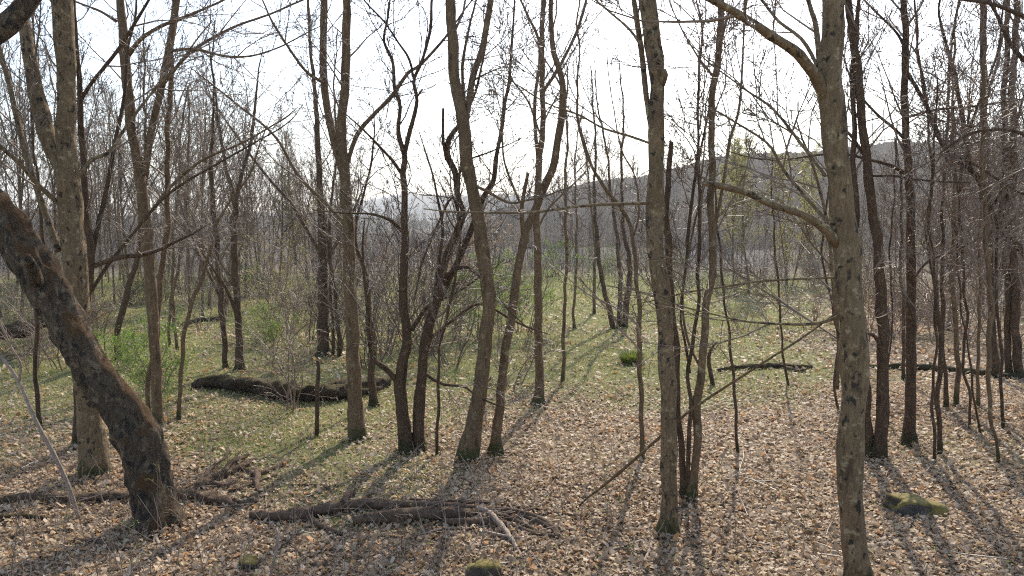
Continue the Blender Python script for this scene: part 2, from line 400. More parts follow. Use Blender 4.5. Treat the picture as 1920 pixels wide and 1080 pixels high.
hillV = ridge('wooded_hill', [(880, 398), (960, 385), (1000, 374), (1040, 363), (1080, 349), (1110, 341), (1150, 334), (1200, 328), (1250, 319), (1300, 311), (1350, 301), (1400, 293), (1500, 285), (1600, 280), (1700, 275), (1800, 269), (1920, 263), (2300, 250), (2800, 255)], 110, 420, 560, .5, M['hill'], 2)
ridge('distant_hill', [(200, 402), (560, 396), (640, 388), (700, 376), (760, 366), (850, 361), (905, 361), (960, 367), (1010, 373), (1100, 380), (1300, 396)], 1300, 2300, 2900, 6, M['farhill'], 5)
ridge('low_ridge', [(-900, 370), (-200, 378), (0, 384), (200, 387), (400, 388), (560, 390), (700, 398), (900, 408), (1100, 412)], 500, 900, 1200, 8, M['farhill'], 9)

# ------------------------------------------------------------------ far wood: reads as one mass
def far_template(seed, h):
    r = random.Random(seed); T = Tubes()
    p = shoot(r, (0, 0, -.3), (0, 0, 1), h, 5, .05, .05)
    R = [.11, .085, .06, .04, .015]; T.add(p, R, 3)
    for q in range(14):
        f = .25+.73*(q+r.random())/14; x = f*4; i = min(int(x), 3); u = x-i
        b = tuple(p[i][c]+(p[i+1][c]-p[i][c])*u for c in range(3))
        s = shoot(r, b, side(r, (0, 0, 1), r.uniform(.45, .9)), h*.32*(1.15-.6*f), 3, .15, .2)
        T.add(s, [.035, .024, .014], 3)
        for _ in range(2):
            k = r.choice([1, 1, 2]); d = nrm(tuple(s[k][c]-s[k-1][c] for c in range(3)))
            T.add(shoot(r, s[k], side(r, d, r.uniform(.3, .9)), h*.12, 2, .1, .2), [.026, .012], 3)
    return T.arrays()
def merge_at(temps, spots, name, mt, label, cat):
    Vs, Fs, off = [], [], 0
    for (x, y, z, s, a, t) in spots:
        V, F = temps[t]; c, sn = math.cos(a), math.sin(a)
        V2 = np.column_stack([(V[:, 0]*c-V[:, 1]*sn)*s+x, (V[:, 0]*sn+V[:, 1]*c)*s+y, V[:, 2]*s+z])
        Vs.append(V2); Fs += [f+off for f in F]; off += len(V2)
    o = obj(name, mesh_np(name, np.concatenate(Vs), Fs, mt), kind='stuff', label=label, category=cat)
    return o
ft = [far_template(100+i, 1.0*h) for i, h in enumerate((11, 12, 10, 13, 9))]
spots = []
g = np.random.default_rng(3)
n_, k_ = hillV.shape[:2]
while len(spots) < 760:
    a = g.random()**1.15*(n_-1)*.82; t = (.06+.74*g.random()**.75)*(k_-1) if g.random() < .65 else g.uniform(.70, .80)*(k_-1)
    i, j = int(a), int(t)
    p = hillV[i, j]*(1-(t-j))+hillV[i, min(j+1, k_-1)]*(t-j); q = hillV[min(i+1, n_-1), j]
    p = p+(q-hillV[i, j])*(a-i)
    spots.append((p[0]+g.normal()*2, p[1]+g.normal()*2, p[2]-.3, g.uniform(.6, 1.0), g.uniform(0, 6.3), g.integers(0, 5)))
merge_at(ft, spots, 'hillside_wood', M['far'], 'bare grey wood covering the long hillside', 'wood')
spots = []
while len(spots) < 280:
    y = g.uniform(130, 380); x = y*g.uniform(-.85, .12)
    spots.append((x, y, gz(x, y)-.2, g.uniform(.5, .8), g.uniform(0, 6.3), g.integers(0, 5)))
merge_at(ft, spots, 'valley_wood', M['far'], 'bare grey wood filling the flat valley below the blue distant hill', 'wood')

def brush_template(seed):
    r = random.Random(seed); T = Tubes()
    for q in range(52):
        a = r.uniform(0, 6.28); d = r.random()**.5*3.2; h = r.uniform(1.2, 4.2)
        p = shoot(r, (math.cos(a)*d, math.sin(a)*d, -.3), nrm((r.gauss(0, .22), r.gauss(0, .22), 1)), h, 3, .12, 0)
        T.add(p, [.022, .017, .009], 3)
    return T.arrays()
bt = [brush_template(150+i) for i in range(4)]
spots = []
while len(spots) < 260:
    y = 72+160*g.random()**1.5; x = y*g.uniform(-.85, .85)
    spots.append((x, y, gz(x, y), g.uniform(.7, 1.3), g.uniform(0, 6.3), g.integers(0, 4)))
merge_at(bt, spots, 'valley_brush', M['far'], 'grey brown undergrowth massed beneath the far trees', 'undergrowth')

# ------------------------------------------------------------------ traced trees
def leaves(pts, size, name, mt, org, seed, spread=.05, each=2):
    g = np.random.default_rng(seed)
    P = np.repeat(np.array(pts), each, axis=0)+g.normal(0, spread, (len(pts)*each, 3))-np.array(org)
    n = len(P); a = g.normal(size=(n, 3)); a /= np.linalg.norm(a, axis=1, keepdims=True); b = np.cross(a, g.normal(size=(n, 3))); b /= np.linalg.norm(b, axis=1, keepdims=True)
    s = size*g.uniform(.5, 1.2, (n, 1))
    V = np.stack([P, P+a*s*.5+b*s*.3, P+a*s, P+a*s*.5-b*s*.3], 1).reshape(-1, 3)
    F = np.arange(n*4).reshape(n, 4)
    return mesh_np(name, V, [F], mt, {'v': np.repeat(g.random(n), 4)}, smooth=False)

feet = []
def traced(label, pts, limbs=(), mt='smooth', H=12.0, cf=2.5, nb=26, L=2.4, seed=0, name='tree', tw='twig', k=16, flare=.4, dy=0.0, group=None, depth=None, kids=(6, 5), extend=True, lv=3, ltw=9, rmin=.005, cat='tree', leaf=None, ang=(.5, .95), L_limb=None):
    r = random.Random(seed*31+5)
    base = gp(pts[0][0], pts[0][1])
    if depth:
        b0 = at(pts[0][0], pts[0][1], depth); base = (b0[0], depth, gz(b0[0], depth))
    root = thing(name, base, label, cat, group)
    feet.append((base[0], base[1], pts[0][2]*.5*mpp(base)))
    Y0 = base[1]; n = len(pts)
    P, R = [], []
    for i, p in enumerate(pts):
        y = Y0+dy*(i/max(n-1, 1))+(p[3] if len(p) > 3 else 0)
        w = at(p[0], p[1], y); P.append(w); R.append(p[2]*.5*mpp(w))
    if depth: P[0] = base
    P.insert(0, (P[0][0]-(P[1][0]-P[0][0])*.1, P[0][1], P[0][2]-.28)); R.insert(0, R[0]*1.05)
    if extend:
        d = nrm(tuple(P[-1][c]-P[-3][c] for c in range(3))); d = nrm((d[0]*.6+r.gauss(0, .05), d[1]+r.gauss(0, .08), d[2]))
        m = 5; l = max(H-P[-1][2], .9); e = shoot(r, P[-1], d, l, m, .07, .12); r0 = R[-1]
        for i in range(1, m): P.append(e[i]); R.append(r0*(1-i/m)**.8+.006)
    Pc, Rc = resample(P, R, step=.09 if k >= 16 else .14)
    gw = np.random.default_rng(seed+900); sl = np.linspace(0, 1, len(Pc))*np.linalg.norm(Pc[-1]-Pc[0]); wa = .012 if k >= 16 else .022
    for f_ in (2.1, 4.7, 9.0):
        Pc = Pc+wa*(2.1/f_)**.6*np.column_stack([np.sin(f_*sl+gw.uniform(0, 6.3)), np.sin(f_*sl*.9+gw.uniform(0, 6.3)), 0*sl])*sstep(.2, 1.2, sl)[:, None]
    obj('trunk', stem_mesh('trunk', Pc, Rc, k, M[mt], base, seed, .12 if mt == 'lean' else .06, flare), root)
    T = Tubes(); ends = [] if leaf else None
    zt = CAM_H+Y0*.30+.4
    hs = Pc[:, 2]-base[2]; top = hs.max(); f0 = float(np.searchsorted(np.maximum.accumulate(hs), cf))/len(hs)
    PL = [tuple(v) for v in Pc]; RL = [float(v) for v in Rc]
    if f0 < .97 and nb: twigs(T, r, PL, RL, nb, max(f0, .03), .99, L, lv, ang, .15, .10, rmin, ends, kids, zt, 2 if Y0 > 15 else 3)
    for lp in limbs:
        opt = lp[-1] if isinstance(lp[-1], dict) else {}
        q = [v for v in lp if not isinstance(v, dict)]
        de = opt.get('dy', r.uniform(-1, 1)*.9); LP, LR = [], []; m = len(q); off = opt.get('off', 0)
        for i, p in enumerate(q):
            yb = Y0+dy*.5+off+de*(i/max(m-1, 1))
            w = at(p[0], p[1], yb); LP.append(w); LR.append(p[2]*.5*mpp(w))
        if not opt.get('stub') and not opt.get('noext') and q[-1][1] < 45:
            d = nrm(tuple(LP[-1][c]-LP[-2][c] for c in range(3))); l = r.uniform(1.5, 3.5); e = shoot(r, LP[-1], d, l, 4, .08, .1); r0 = LR[-1]
            for i in range(1, 4): LP.append(e[i]); LR.append(r0*(1-i/4)+.004)
        elif not opt.get('stub'):
            d = nrm(tuple(LP[-1][c]-LP[-2][c] for c in range(3))); e = shoot(r, LP[-1], d, r.uniform(.5, 1.1), 4, .06, .06); r0 = LR[-1]
            for i in range(1, 4): LP.append(e[i]); LR.append(r0*(1-i/4)+.003)
        a, b = resample(LP, LR, step=.10)
        obj('limb', stem_mesh('limb', a, b, 10 if q[0][2] > 9 else 7, M[opt.get('mt', mt)], base, seed+len(root.children), .06), root)
        nt_ = opt.get('tw', ltw)
        if nt_: twigs(T, r, [tuple(v) for v in a], [float(v) for v in b], nt_, .15, .99, opt.get('L', L_limb or L*.75), 3 if nt_ > 3 else 2, (.5, 1.0), .16, .08, rmin, ends, kids, zt, 2 if Y0 > 15 else 3)
    me = T.mesh('crown', M[tw], base)
    if me: obj('crown', me, root)
    if leaf: obj('foliage', leaves(ends, leaf[1], 'foliage', M[leaf[0]], base, seed, .06, leaf[2]), root)
    return root

# --- the big trunks, photo x, photo y, width in photo pixels
traced('thick leaning trunk with rusty moss along its upper side and a broken stub', [(295, 985, 84), (281, 895, 74), (238, 790, 70), (164, 665, 67), (88, 543, 64), (30, 455, 63), (-26, 370, 62), (-95, 265, 60), (-190, 120, 56)],
       [[(68, 528, 26), (62, 505, 24), (52, 482, 15), {'stub': 1, 'tw': 0, 'dy': -.5, 'off': -.28}],
        [(-150, 200, 44), (-70, 110, 44), (-10, 62, 42), (30, 28, 38), (75, -30, 34), {'dy': .3, 'L': 2}]], 'lean', H=9, cf=6, nb=8, seed=1, k=28, flare=.25, dy=.8)
traced('tall grey forked trunk standing behind the leaning mossy trunk', [(178, 890, 52), (170, 790, 43), (154, 650, 42), (142, 540, 41), (131, 375, 41), (124, 250, 34), (124, 125, 33), (116, 0, 36), (113, -90, 33)],
       [[(120, 335, 22), (96, 272, 30), (76, 210, 30), (56, 110, 24), (46, 50, 21), (40, -10, 18), {'dy': .4}],
        [(110, 470, 13), (85, 400, 12), (58, 320, 11), (38, 250, 10), (20, 170, 9), (0, 95, 9), (-20, 20, 7), {'dy': 1.0, 'tw': 9}],
        [(125, 395, 9), (75, 350, 9), (40, 310, 8), (-5, 270, 7), {'dy': -.6}],
        [(135, 345, 8), (172, 300, 8), (205, 285, 7), (235, 240, 6), (280, 180, 5), (330, 125, 4), {'dy': .9, 'tw': 8}]], 'grey', H=15, cf=5.8, nb=16, seed=2, k=24, flare=.3)
traced('slim dark stem growing just behind the tall forked trunk', [(147, 838, 20), (147, 740, 16), (158, 620, 14), (167, 520, 14), (169, 470, 13), (161, 390, 12), (155, 275, 11), (149, 190, 10), (144, 80, 8), (138, -20, 6)],
       [[(170, 490, 10), (182, 430, 9), (202, 345, 8), (216, 265, 7), (233, 180, 6), (240, 90, 5), (255, 20, 4), {'dy': .6}],
        [(150, 190, 8), (172, 155, 7), (220, 95, 7), (258, 35, 6), (282, -5, 5), {'dy': -.6}],
        [(178, 498, 10), (225, 482, 10), (268, 478, 8), (300, 468, 6), {'dy': -.4, 'tw': 5}],
        [(172, 545, 7), (200, 500, 7), (240, 450, 6), (300, 378, 6), (350, 340, 5), (420, 300, 4), (500, 255, 3), {'dy': 1.2, 'tw': 9}]], 'dark', H=11, cf=3.2, nb=18, seed=3)
traced('straight grey trunk forking high up, its foot wrapped in green sprouts', [(296, 795, 18), (294, 690, 19), (285, 590, 20), (280, 500, 20), (271, 390, 20), (257, 300, 18), (243, 225, 18), (236, 100, 18), (225, 0, 14), (222, -60, 12)],
       [[(272, 328, 13), (283, 250, 13), (300, 175, 13), (315, 100, 13), (325, 40, 12), (330, -10, 11), {'dy': .5}],
        [(240, 105, 9), (262, 75, 8), (300, 50, 7), (350, 30, 6), (415, 2, 4), {'dy': -.5}],
        [(305, 160, 7), (340, 115, 7), (375, 85, 6), (440, 50, 5), (510, 25, 4), {'dy': .8}],
        [(320, 95, 7), (365, 92, 5), (420, 105, 5), (470, 105, 4), (520, 90, 3), {'dy': -.8}],
        [(285, 395, 6), (320, 350, 6), (380, 300, 5), (450, 270, 4), (520, 230, 3), {'dy': .9}],
        [(218, 40, 6), (190, 22, 5), (155, 8, 4), {'dy': .2}]], 'smooth', H=14, cf=4.2, nb=26, seed=4, k=18)
traced('slim pole of a tree close beside the straight forked grey trunk', [(279, 785, 9), (277, 700, 10), (294, 640, 10), (301, 540, 10), (306, 480, 10), (312, 425, 10), (315, 300, 9), (318, 175, 9), (322, 90, 9), (330, 25, 8), (338, -20, 7)], [], 'smooth', H=12, cf=3.4, nb=26, seed=5, k=12)
traced('thin crooked dark tree at the head of the mossy log, lighter of the two', [(424, 692, 11), (420, 660, 10), (415, 545, 10), (410, 500, 9), (402, 425, 9), (398, 325, 8), (397, 240, 6), (400, 190, 4)],
       [[(414, 560, 6), (390, 510, 6), (370, 470, 5), (352, 420, 4), {'dy': .8}]], 'dark', H=8.5, cf=2.6, nb=26, seed=6, k=12)
traced('straight dark small tree with a knobbly fork beside the mossy log end', [(450, 694, 17), (447, 630, 13), (443, 540, 13), (442, 490, 12), (437, 420, 12), (440, 392, 12), (426, 320, 7), (411, 235, 6), (402, 180, 4)],
       [[(440, 390, 8), (455, 320, 7), (470, 270, 6), (478, 200, 5), (485, 130, 3), {'dy': .5}],
        [(444, 590, 8), (432, 560, 6), (420, 535, 5), (400, 505, 4), {'dy': -.7}]], 'dark', H=9, cf=2.8, nb=24, seed=7, k=12)
traced('grey rough barked trunk standing in the grass behind the mossy log', [(607, 666, 25), (606, 620, 21), (605, 540, 19), (605, 470, 17), (604, 425, 15), (599, 350, 12), (596, 250, 10), (590, 175, 8), (583, 100, 6), (578, 0, 5)],
       [[(604, 480, 8), (575, 430, 7), (545, 380, 6), (500, 330, 5), (440, 250, 4), (400, 190, 3), {'dy': 1.0, 'tw': 10}],
        [(606, 500, 8), (640, 440, 6), (665, 390, 5), {'dy': 1}]], 'dark', H=14, cf=4.0, nb=30, seed=8, k=16)
traced('straight slender trunk with a tall side limb, in front of the mossy log end', [(671, 823, 35), (665, 745, 27), (661, 650, 25), (657, 540, 23), (653, 430, 21), (646, 330, 19), (641, 260, 17), (646, 180, 17), (649, 100, 16), (648, 0, 15), (646, -70, 14)],
       [[(645, 335, 12), (627, 268, 14), (613, 200, 14), (606, 125, 14), (608, 0, 13), (610, -50, 12), {'dy': .5}],
        [(650, 310, 8), (670, 252, 9), (700, 216, 8), (735, 180, 8), (765, 137, 7), (790, 120, 6), (835, 70, 5), (870, 20, 3), {'dy': .7, 'tw': 10}],
        [(606, 155, 7), (575, 135, 6), (545, 95, 5), (510, 40, 4), (490, -5, 3), {'dy': -.8, 'tw': 8}],
        [(648, 420, 7), (610, 380, 7), (560, 330, 6), (515, 255, 5), (450, 200, 4), (400, 160, 3), {'dy': 1.2, 'tw': 12}]], 'smooth', H=14, cf=4.6, nb=24, seed=9, k=20, flare=.3)
traced('small plain stem between the slender trunk and the gnarled twin trunks', [(700, 762, 17), (698, 705, 13), (701, 650, 11), (694, 590, 8), (685, 520, 7), (672, 470, 6), (668, 420, 5), (690, 340, 4)], [], 'dark', H=6, cf=2.4, nb=22, seed=10, k=12)
traced('gnarled dark peeling trunk with a ragged forked top, one of twin trunks', [(763, 848, 32), (757, 790, 24), (752, 740, 23), (755, 680, 20), (762, 640, 18), (757, 590, 17), (756, 540, 16), (758, 490, 15), (760, 440, 13), (760, 380, 12), (755, 325, 11), (757, 295, 11), (747, 250, 8), (749, 200, 7), (740, 165, 7), (737, 115, 6), (722, 75, 5), (727, 30, 4), (732, -10, 3)],
       [[(757, 298, 9), (765, 260, 9), (777, 215, 8), (782, 185, 7), (776, 150, 7), (790, 118, 6), (807, 55, 6), (810, -5, 5), {'dy': .4}],
        [(776, 148, 5), (767, 110, 5), (747, 80, 4), (720, 40, 4), (685, 3, 3), {'dy': -.3}],
        [(756, 330, 7), (735, 300, 6), (718, 282, 5), {'dy': -.4, 'tw': 4}],
        [(745, 715, 12), (725, 692, 11), (700, 672, 9), (692, 630, 8), (690, 585, 7), (683, 520, 5), (680, 470, 4), {'dy': -.6, 'tw': 8}],
        [(759, 440, 6), (735, 415, 6), (700, 402, 5), (665, 400, 3), {'dy': -.6, 'tw': 5}],
        [(772, 620, 9), (790, 590, 8), (808, 570, 7), (835, 560, 5), (870, 540, 4), {'dy': .5, 'tw': 7}],
        [(780, 185, 4), (790, 170, 4), (792, 168, 3), {'stub': 1, 'tw': 0}]], 'dark', H=9, cf=1.4, nb=44, L=1.7, seed=11, k=18, flare=.35, tw='twigdark', ltw=14)
traced('gnarled dark trunk leaning away with many broken limbs, other of twin trunks', [(786, 846, 26), (784, 800, 22), (785, 765, 22), (792, 690, 18), (805, 615, 19), (818, 570, 17), (827, 535, 16), (836, 480, 13), (855, 435, 13), (867, 400, 11), (860, 370, 10), (855, 325, 11), (841, 295, 12), (841, 265, 10), (856, 240, 7), (875, 215, 4)],
       [[(838, 300, 8), (831, 262, 6), (831, 203, 5), {'stub': 1, 'tw': 0, 'dy': -.2}],
        [(825, 560, 11), (842, 525, 11), (865, 475, 11), (890, 415, 11), (905, 372, 10), (925, 340, 10), (931, 290, 8), (941, 240, 7), (947, 190, 7), (955, 150, 6), (960, 75, 5), (963, 36, 4), {'dy': .5, 'noext': 1, 'tw': 12, 'L': 1.5}],
        [(862, 410, 6), (850, 370, 5), (830, 400, 4), (800, 470, 4), {'dy': -.4, 'tw': 5}],
        [(858, 330, 5), (880, 300, 4), (905, 290, 3), {'dy': -.3, 'tw': 4}],
        [(832, 520, 8), (870, 500, 7), (900, 520, 6), (935, 560, 4), {'dy': -.5, 'tw': 6}],
        [(795, 700, 7), (830, 720, 6), (870, 725, 5), (890, 740, 4), {'dy': -.5, 'tw': 5}],
        [(800, 640, 7), (850, 600, 6), (900, 570, 5), (960, 600, 4), {'dy': .6, 'tw': 7}],
        [(812, 590, 8), (822, 500, 7), (830, 430, 6), (822, 380, 5), (812, 330, 4), {'dy': .6, 'tw': 6}]], 'dark', H=7, cf=1.2, nb=44, L=1.7, seed=12, k=18, flare=.3, tw='twig')
traced('stout smooth trunk with a sweeping bend and wide mossy foot in the leaves', [(876, 862, 44), (884, 820, 36), (893, 780, 30), (906, 690, 26), (914, 590, 24), (912, 530, 25), (903, 450, 25), (891, 375, 23), (876, 300, 24), (866, 225, 22), (852, 150, 20), (849, 75, 20), (846, 0, 18), (842, -70, 16)],
       [[(872, 235, 12), (878, 200, 12), (885, 150, 12), (896, 118, 12), (905, 88, 12), (913, 45, 12), (921, -5, 12), {'dy': .4}],
        [(872, 195, 6), (868, 160, 6), (868, 115, 6), (880, 50, 5), (893, 0, 4), {'dy': .6}],
        [(884, 345, 6), (915, 360, 6), (955, 380, 5), (990, 375, 4), {'dy': -.7, 'tw': 6, 'L': 1.2}],
        [(888, 150, 5), (912, 138, 3), (930, 130, 2), {'dy': -.3, 'tw': 3}]], 'smooth', H=14, cf=6.5, nb=16, seed=13, k=24, flare=.2)
traced('slimmer trunk curving up into an S bend, close beside the stout bent trunk', [(930, 850, 28), (932, 810, 19), (936, 760, 17), (937, 730, 16), (943, 690, 16), (952, 630, 16), (962, 580, 16), (969, 530, 16), (977, 480, 15), (984, 435, 15), (1000, 400, 15), (1018, 355, 15), (1035, 315, 14), (1046, 265, 14), (1055, 215, 13), (1057, 170, 12), (1048, 130, 11), (1037, 90, 10), (1032, 40, 9), (1031, -20, 8)],
       [[(982, 440, 10), (978, 395, 8), (985, 348, 7), (990, 325, 6), {'stub': 1, 'tw': 3, 'dy': -.2}],
        [(975, 380, 5), (960, 345, 5), (945, 300, 4), (942, 255, 3), {'dy': .3}]], 'smooth', H=12, cf=5.6, nb=16, seed=14, k=18, flare=.2)
traced('straight smooth tree alone at the meadow edge with a sunlit foot', [(1010, 756, 25), (1011, 735, 18), (1011, 690, 16), (1010, 600, 15), (1009, 540, 15), (1007, 500, 14), (1007, 425, 13), (1009, 350, 12), (1012, 295, 12), (1017, 225, 10), (1017, 115, 10), (1018, 0, 9), (1018, -60, 8)],
       [[(1009, 300, 8), (1003, 230, 7), (1004, 175, 7), (1011, 125, 6), (1010, 75, 6), (990, 30, 5), (974, -5, 4), {'dy': -.4}],
        [(1018, 172, 7), (1040, 140, 7), (1065, 95, 6), (1085, 50, 6), (1101, -5, 5), {'dy': .4}],
        [(1012, 250, 4), (990, 190, 4), (960, 150, 3), {'dy': .6}],
        [(1007, 430, 4), (1030, 390, 4), (1070, 350, 3), {'dy': .8}]], 'smooth', H=13, cf=5.0, nb=24, seed=15, k=18, flare=.25)
traced('thin straight sapling standing out in the meadow grass', [(1055, 716, 8), (1056, 690, 7), (1058, 640, 7), (1060, 540, 6), (1061, 450, 6), (1061, 350, 5), (1062, 250, 4)], [], 'smooth', H=7.5, cf=2.2, nb=22, L=1.5, seed=16, k=10)
traced('thin pale sapling with arching limb between the meadow and the blotched trunk', [(1204, 861, 9), (1203, 760, 9), (1202, 665, 9), (1197, 590, 9), (1192, 530, 8), (1188, 470, 7), (1180, 420, 7), (1160, 380, 7), (1136, 350, 7), (1114, 318, 6), (1092, 265, 6), (1083, 220, 5), (1080, 160, 4), (1085, 100, 3)],
       [[(1200, 640, 5), (1195, 610, 5), (1165, 585, 4), (1130, 565, 4), (1100, 550, 3), (1075, 530, 2), {'dy': -.4, 'mt': 'pale', 'tw': 4, 'L': .8}],
        [(1204, 665, 5), (1190, 645, 4), (1175, 630, 4), (1160, 615, 4), (1152, 595, 3), (1140, 582, 3), {'dy': -.3, 'mt': 'pale', 'tw': 3, 'L': .6}],
        [(1186, 450, 4), (1198, 400, 4), (1190, 330, 3), (1165, 280, 3), (1150, 200, 2), {'dy': .3}]], 'smooth', H=6, cf=2.0, nb=16, L=1.4, seed=17, k=10)
traced('tall grey trunk blotched with dark spots, a knob high on its side', [(1252, 1002, 36), (1254, 960, 31), (1257, 840, 29), (1251, 715, 30), (1246, 615, 29), (1238, 545, 31), (1231, 490, 32), (1231, 400, 32), (1231, 300, 29), (1232, 225, 28), (1230, 150, 28), (1221, 80, 30), (1215, 0, 35), (1212, -80, 33)],
       [[(1220, 245, 8), (1211, 175, 11), (1203, 100, 11), (1192, 25, 11), (1187, -10, 10), {'dy': .3}],
        [(1233, 380, 6), (1180, 382, 6), (1120, 384, 6), (1060, 390, 5), (1000, 398, 5), (940, 399, 4), {'dy': -1.0, 'tw': 7, 'L': .9}],
        [(1222, 270, 5), (1180, 255, 5), (1130, 240, 4), (1085, 215, 4), (1040, 200, 3), {'dy': .5}],
        [(1240, 160, 14), (1246, 142, 15), (1245, 133, 10), {'stub': 1, 'tw': 0, 'dy': -.1, 'off': -.05}],
        [(1205, 90, 6), (1180, 55, 5), (1140, 20, 4), (1105, -10, 3), {'dy': .4}]], 'grey', H=15, cf=6.6, nb=14, seed=18, k=26, flare=.35)
traced('slim leaning stem rising from the mossy clump behind the blotched trunk', [(1296, 935, 24), (1300, 890, 15), (1307, 790, 16), (1317, 690, 15), (1325, 600, 14), (1330, 540, 14), (1332, 500, 14), (1332, 425, 14), (1335, 350, 13), (1337, 250, 12), (1342, 125, 12), (1351, 0, 12), (1355, -70, 11)],
       [[(1337, 445, 6), (1355, 350, 6), (1368, 265, 6), (1386, 200, 5), (1394, 75, 4), (1396, -5, 4), {'dy': .8}],
        [(1315, 690, 5), (1298, 660, 5), (1285, 620, 5), (1280, 560, 4), (1290, 480, 4), {'dy': .4}]], 'smooth', H=12, cf=4.8, nb=16, seed=19, k=14, flare=.3)
traced('broken topped slim stem close against the back of the blotched trunk', [(1284, 932, 20), (1282, 890, 13), (1275, 800, 12), (1268, 700, 12), (1262, 620, 12), (1258, 540, 12), (1254, 450, 13), (1253, 380, 11), (1254, 300, 10), (1254, 266, 8)], [], 'dark', H=5, cf=3.5, nb=6, L=.9, seed=20, k=12, extend=False)
traced('thin many-branched stem in the middle of the mossy clump', [(1290, 934, 14), (1291, 860, 8), (1296, 760, 8), (1293, 690, 7), (1300, 615, 7), (1309, 540, 7), (1311, 450, 6), (1313, 380, 6), (1315, 325, 6), (1309, 280, 5), (1305, 200, 5), (1312, 125, 5), (1315, 50, 4), (1305, -10, 3)],
       [[(1294, 700, 5), (1284, 640, 5), (1276, 590, 4), (1285, 500, 4), (1300, 360, 3), {'dy': .4}],
        [(1287, 460, 6), (1300, 355, 6), (1310, 300, 5), (1330, 200, 4), (1345, 100, 3), {'dy': .6, 'off': .1}]], 'dark', H=9, cf=3.0, nb=18, seed=21, k=10)
traced('big blotched grey trunk with a bare pale broken limb, rising from the very front', [(1614, 1105, 56), (1609, 1070, 48), (1600, 990, 45), (1594, 890, 45), (1595, 790, 46), (1601, 690, 47), (1600, 615, 47), (1593, 540, 47), (1587, 450, 48), (1577, 350, 45), (1562, 250, 44), (1554, 150, 45), (1560, 75, 38), (1562, 0, 37), (1562, -90, 35)],
       [[(1548, 185, 22), (1530, 145, 22), (1512, 120, 21), (1488, 94, 20), (1450, 70, 18), (1400, 36, 16), (1345, 5, 14), (1300, -20, 12), {'dy': -.8}],
        [(1568, 455, 22), (1545, 428, 18), (1505, 402, 14), (1450, 385, 13), (1400, 361, 13), (1350, 348, 12), (1319, 344, 10), {'stub': 1, 'tw': 0, 'dy': -.5}],
        [(1545, 165, 11), (1536, 110, 11), (1530, 50, 10), (1514, -5, 8), {'dy': .5}],
        [(1536, 130, 7), (1505, 75, 7), (1460, 40, 6), (1428, 0, 5), {'dy': .5}],
        [(1548, 330, 6), (1510, 280, 6), (1450, 205, 5), (1400, 170, 4), (1360, 140, 3), {'dy': .9, 'tw': 8}],
        [(1565, 430, 7), (1520, 380, 7), (1470, 320, 6), (1440, 270, 5), (1380, 230, 4), {'dy': .8, 'tw': 8}],
        [(1590, 585, 7), (1540, 605, 6), (1480, 608, 5), (1400, 603, 4), (1340, 590, 3), {'dy': .6, 'tw': 6}],
        [(1575, 520, 5), (1500, 523, 4), (1420, 528, 4), (1345, 540, 3), {'dy': .9, 'tw': 5}],
        [(1570, 730, 6), (1572, 640, 7), (1563, 540, 8), (1558, 480, 7), (1552, 420, 6), (1530, 330, 5), {'dy': .2, 'off': .35}]], 'grey', H=15, cf=7, nb=12, seed=22, k=30, flare=.3)
traced('dark trunk with a bent knee partway up, just behind the big front trunk', [(1648, 858, 30), (1651, 810, 23), (1656, 690, 19), (1656, 620, 21), (1651, 540, 20), (1647, 500, 18), (1637, 400, 17), (1626, 300, 16), (1620, 250, 15), (1612, 175, 15), (1602, 100, 14), (1593, 20, 13), (1589, -50, 12)],
       [[(1654, 660, 8), (1640, 630, 7), (1622, 625, 6), {'dy': -.4, 'tw': 4}],
        [(1620, 290, 7), (1600, 260, 6), (1580, 230, 5), (1575, 160, 4), {'dy': .6}],
        [(1632, 330, 5), (1680, 330, 5), (1705, 335, 4), {'dy': -.3, 'tw': 3}]], 'dark', H=13, cf=5.5, nb=18, seed=23, k=18, flare=.25)
traced('short side trunk half hidden by the big front trunk', [(1626, 855, 24), (1624, 800, 20), (1616, 700, 18), (1606, 600, 16), (1600, 500, 14), (1600, 380, 12), (1604, 250, 9)], [], 'dark', H=9, cf=4, nb=14, seed=24, k=12)
traced('straight dark trunk with a tidy foot and long twiggy limbs, casting a long shadow', [(1706, 833, 32), (1705, 810, 23), (1706, 740, 19), (1710, 615, 18), (1709, 540, 17), (1707, 480, 16), (1705, 375, 15), (1704, 300, 14), (1699, 240, 13), (1696, 125, 13), (1695, 0, 11), (1694, -60, 10)],
       [[(1704, 330, 8), (1670, 310, 7), (1630, 300, 6), (1590, 290, 5), (1540, 290, 4), (1470, 300, 3), {'dy': -.7, 'tw': 8}],
        [(1700, 265, 7), (1675, 240, 6), (1640, 210, 5), (1600, 160, 4), (1580, 100, 3), {'dy': .7}],
        [(1698, 130, 8), (1730, 185, 7), (1750, 225, 7), (1775, 280, 6), (1830, 310, 5), (1900, 355, 4), {'dy': -.5}],
        [(1708, 530, 5), (1740, 490, 5), (1790, 470, 4), (1850, 440, 3), {'dy': .5}],
        [(1697, 90, 6), (1680, 60, 5), (1640, 20, 4), (1615, -5, 3), {'dy': .5}],
        [(1700, 220, 5), (1760, 205, 5), (1820, 200, 4), (1920, 185, 3), {'dy': .7}]], 'dark', H=13, cf=4.5, nb=26, seed=25, k=18, flare=.25)
R_ = 'slim trees in the stand beside the far fallen trunk'
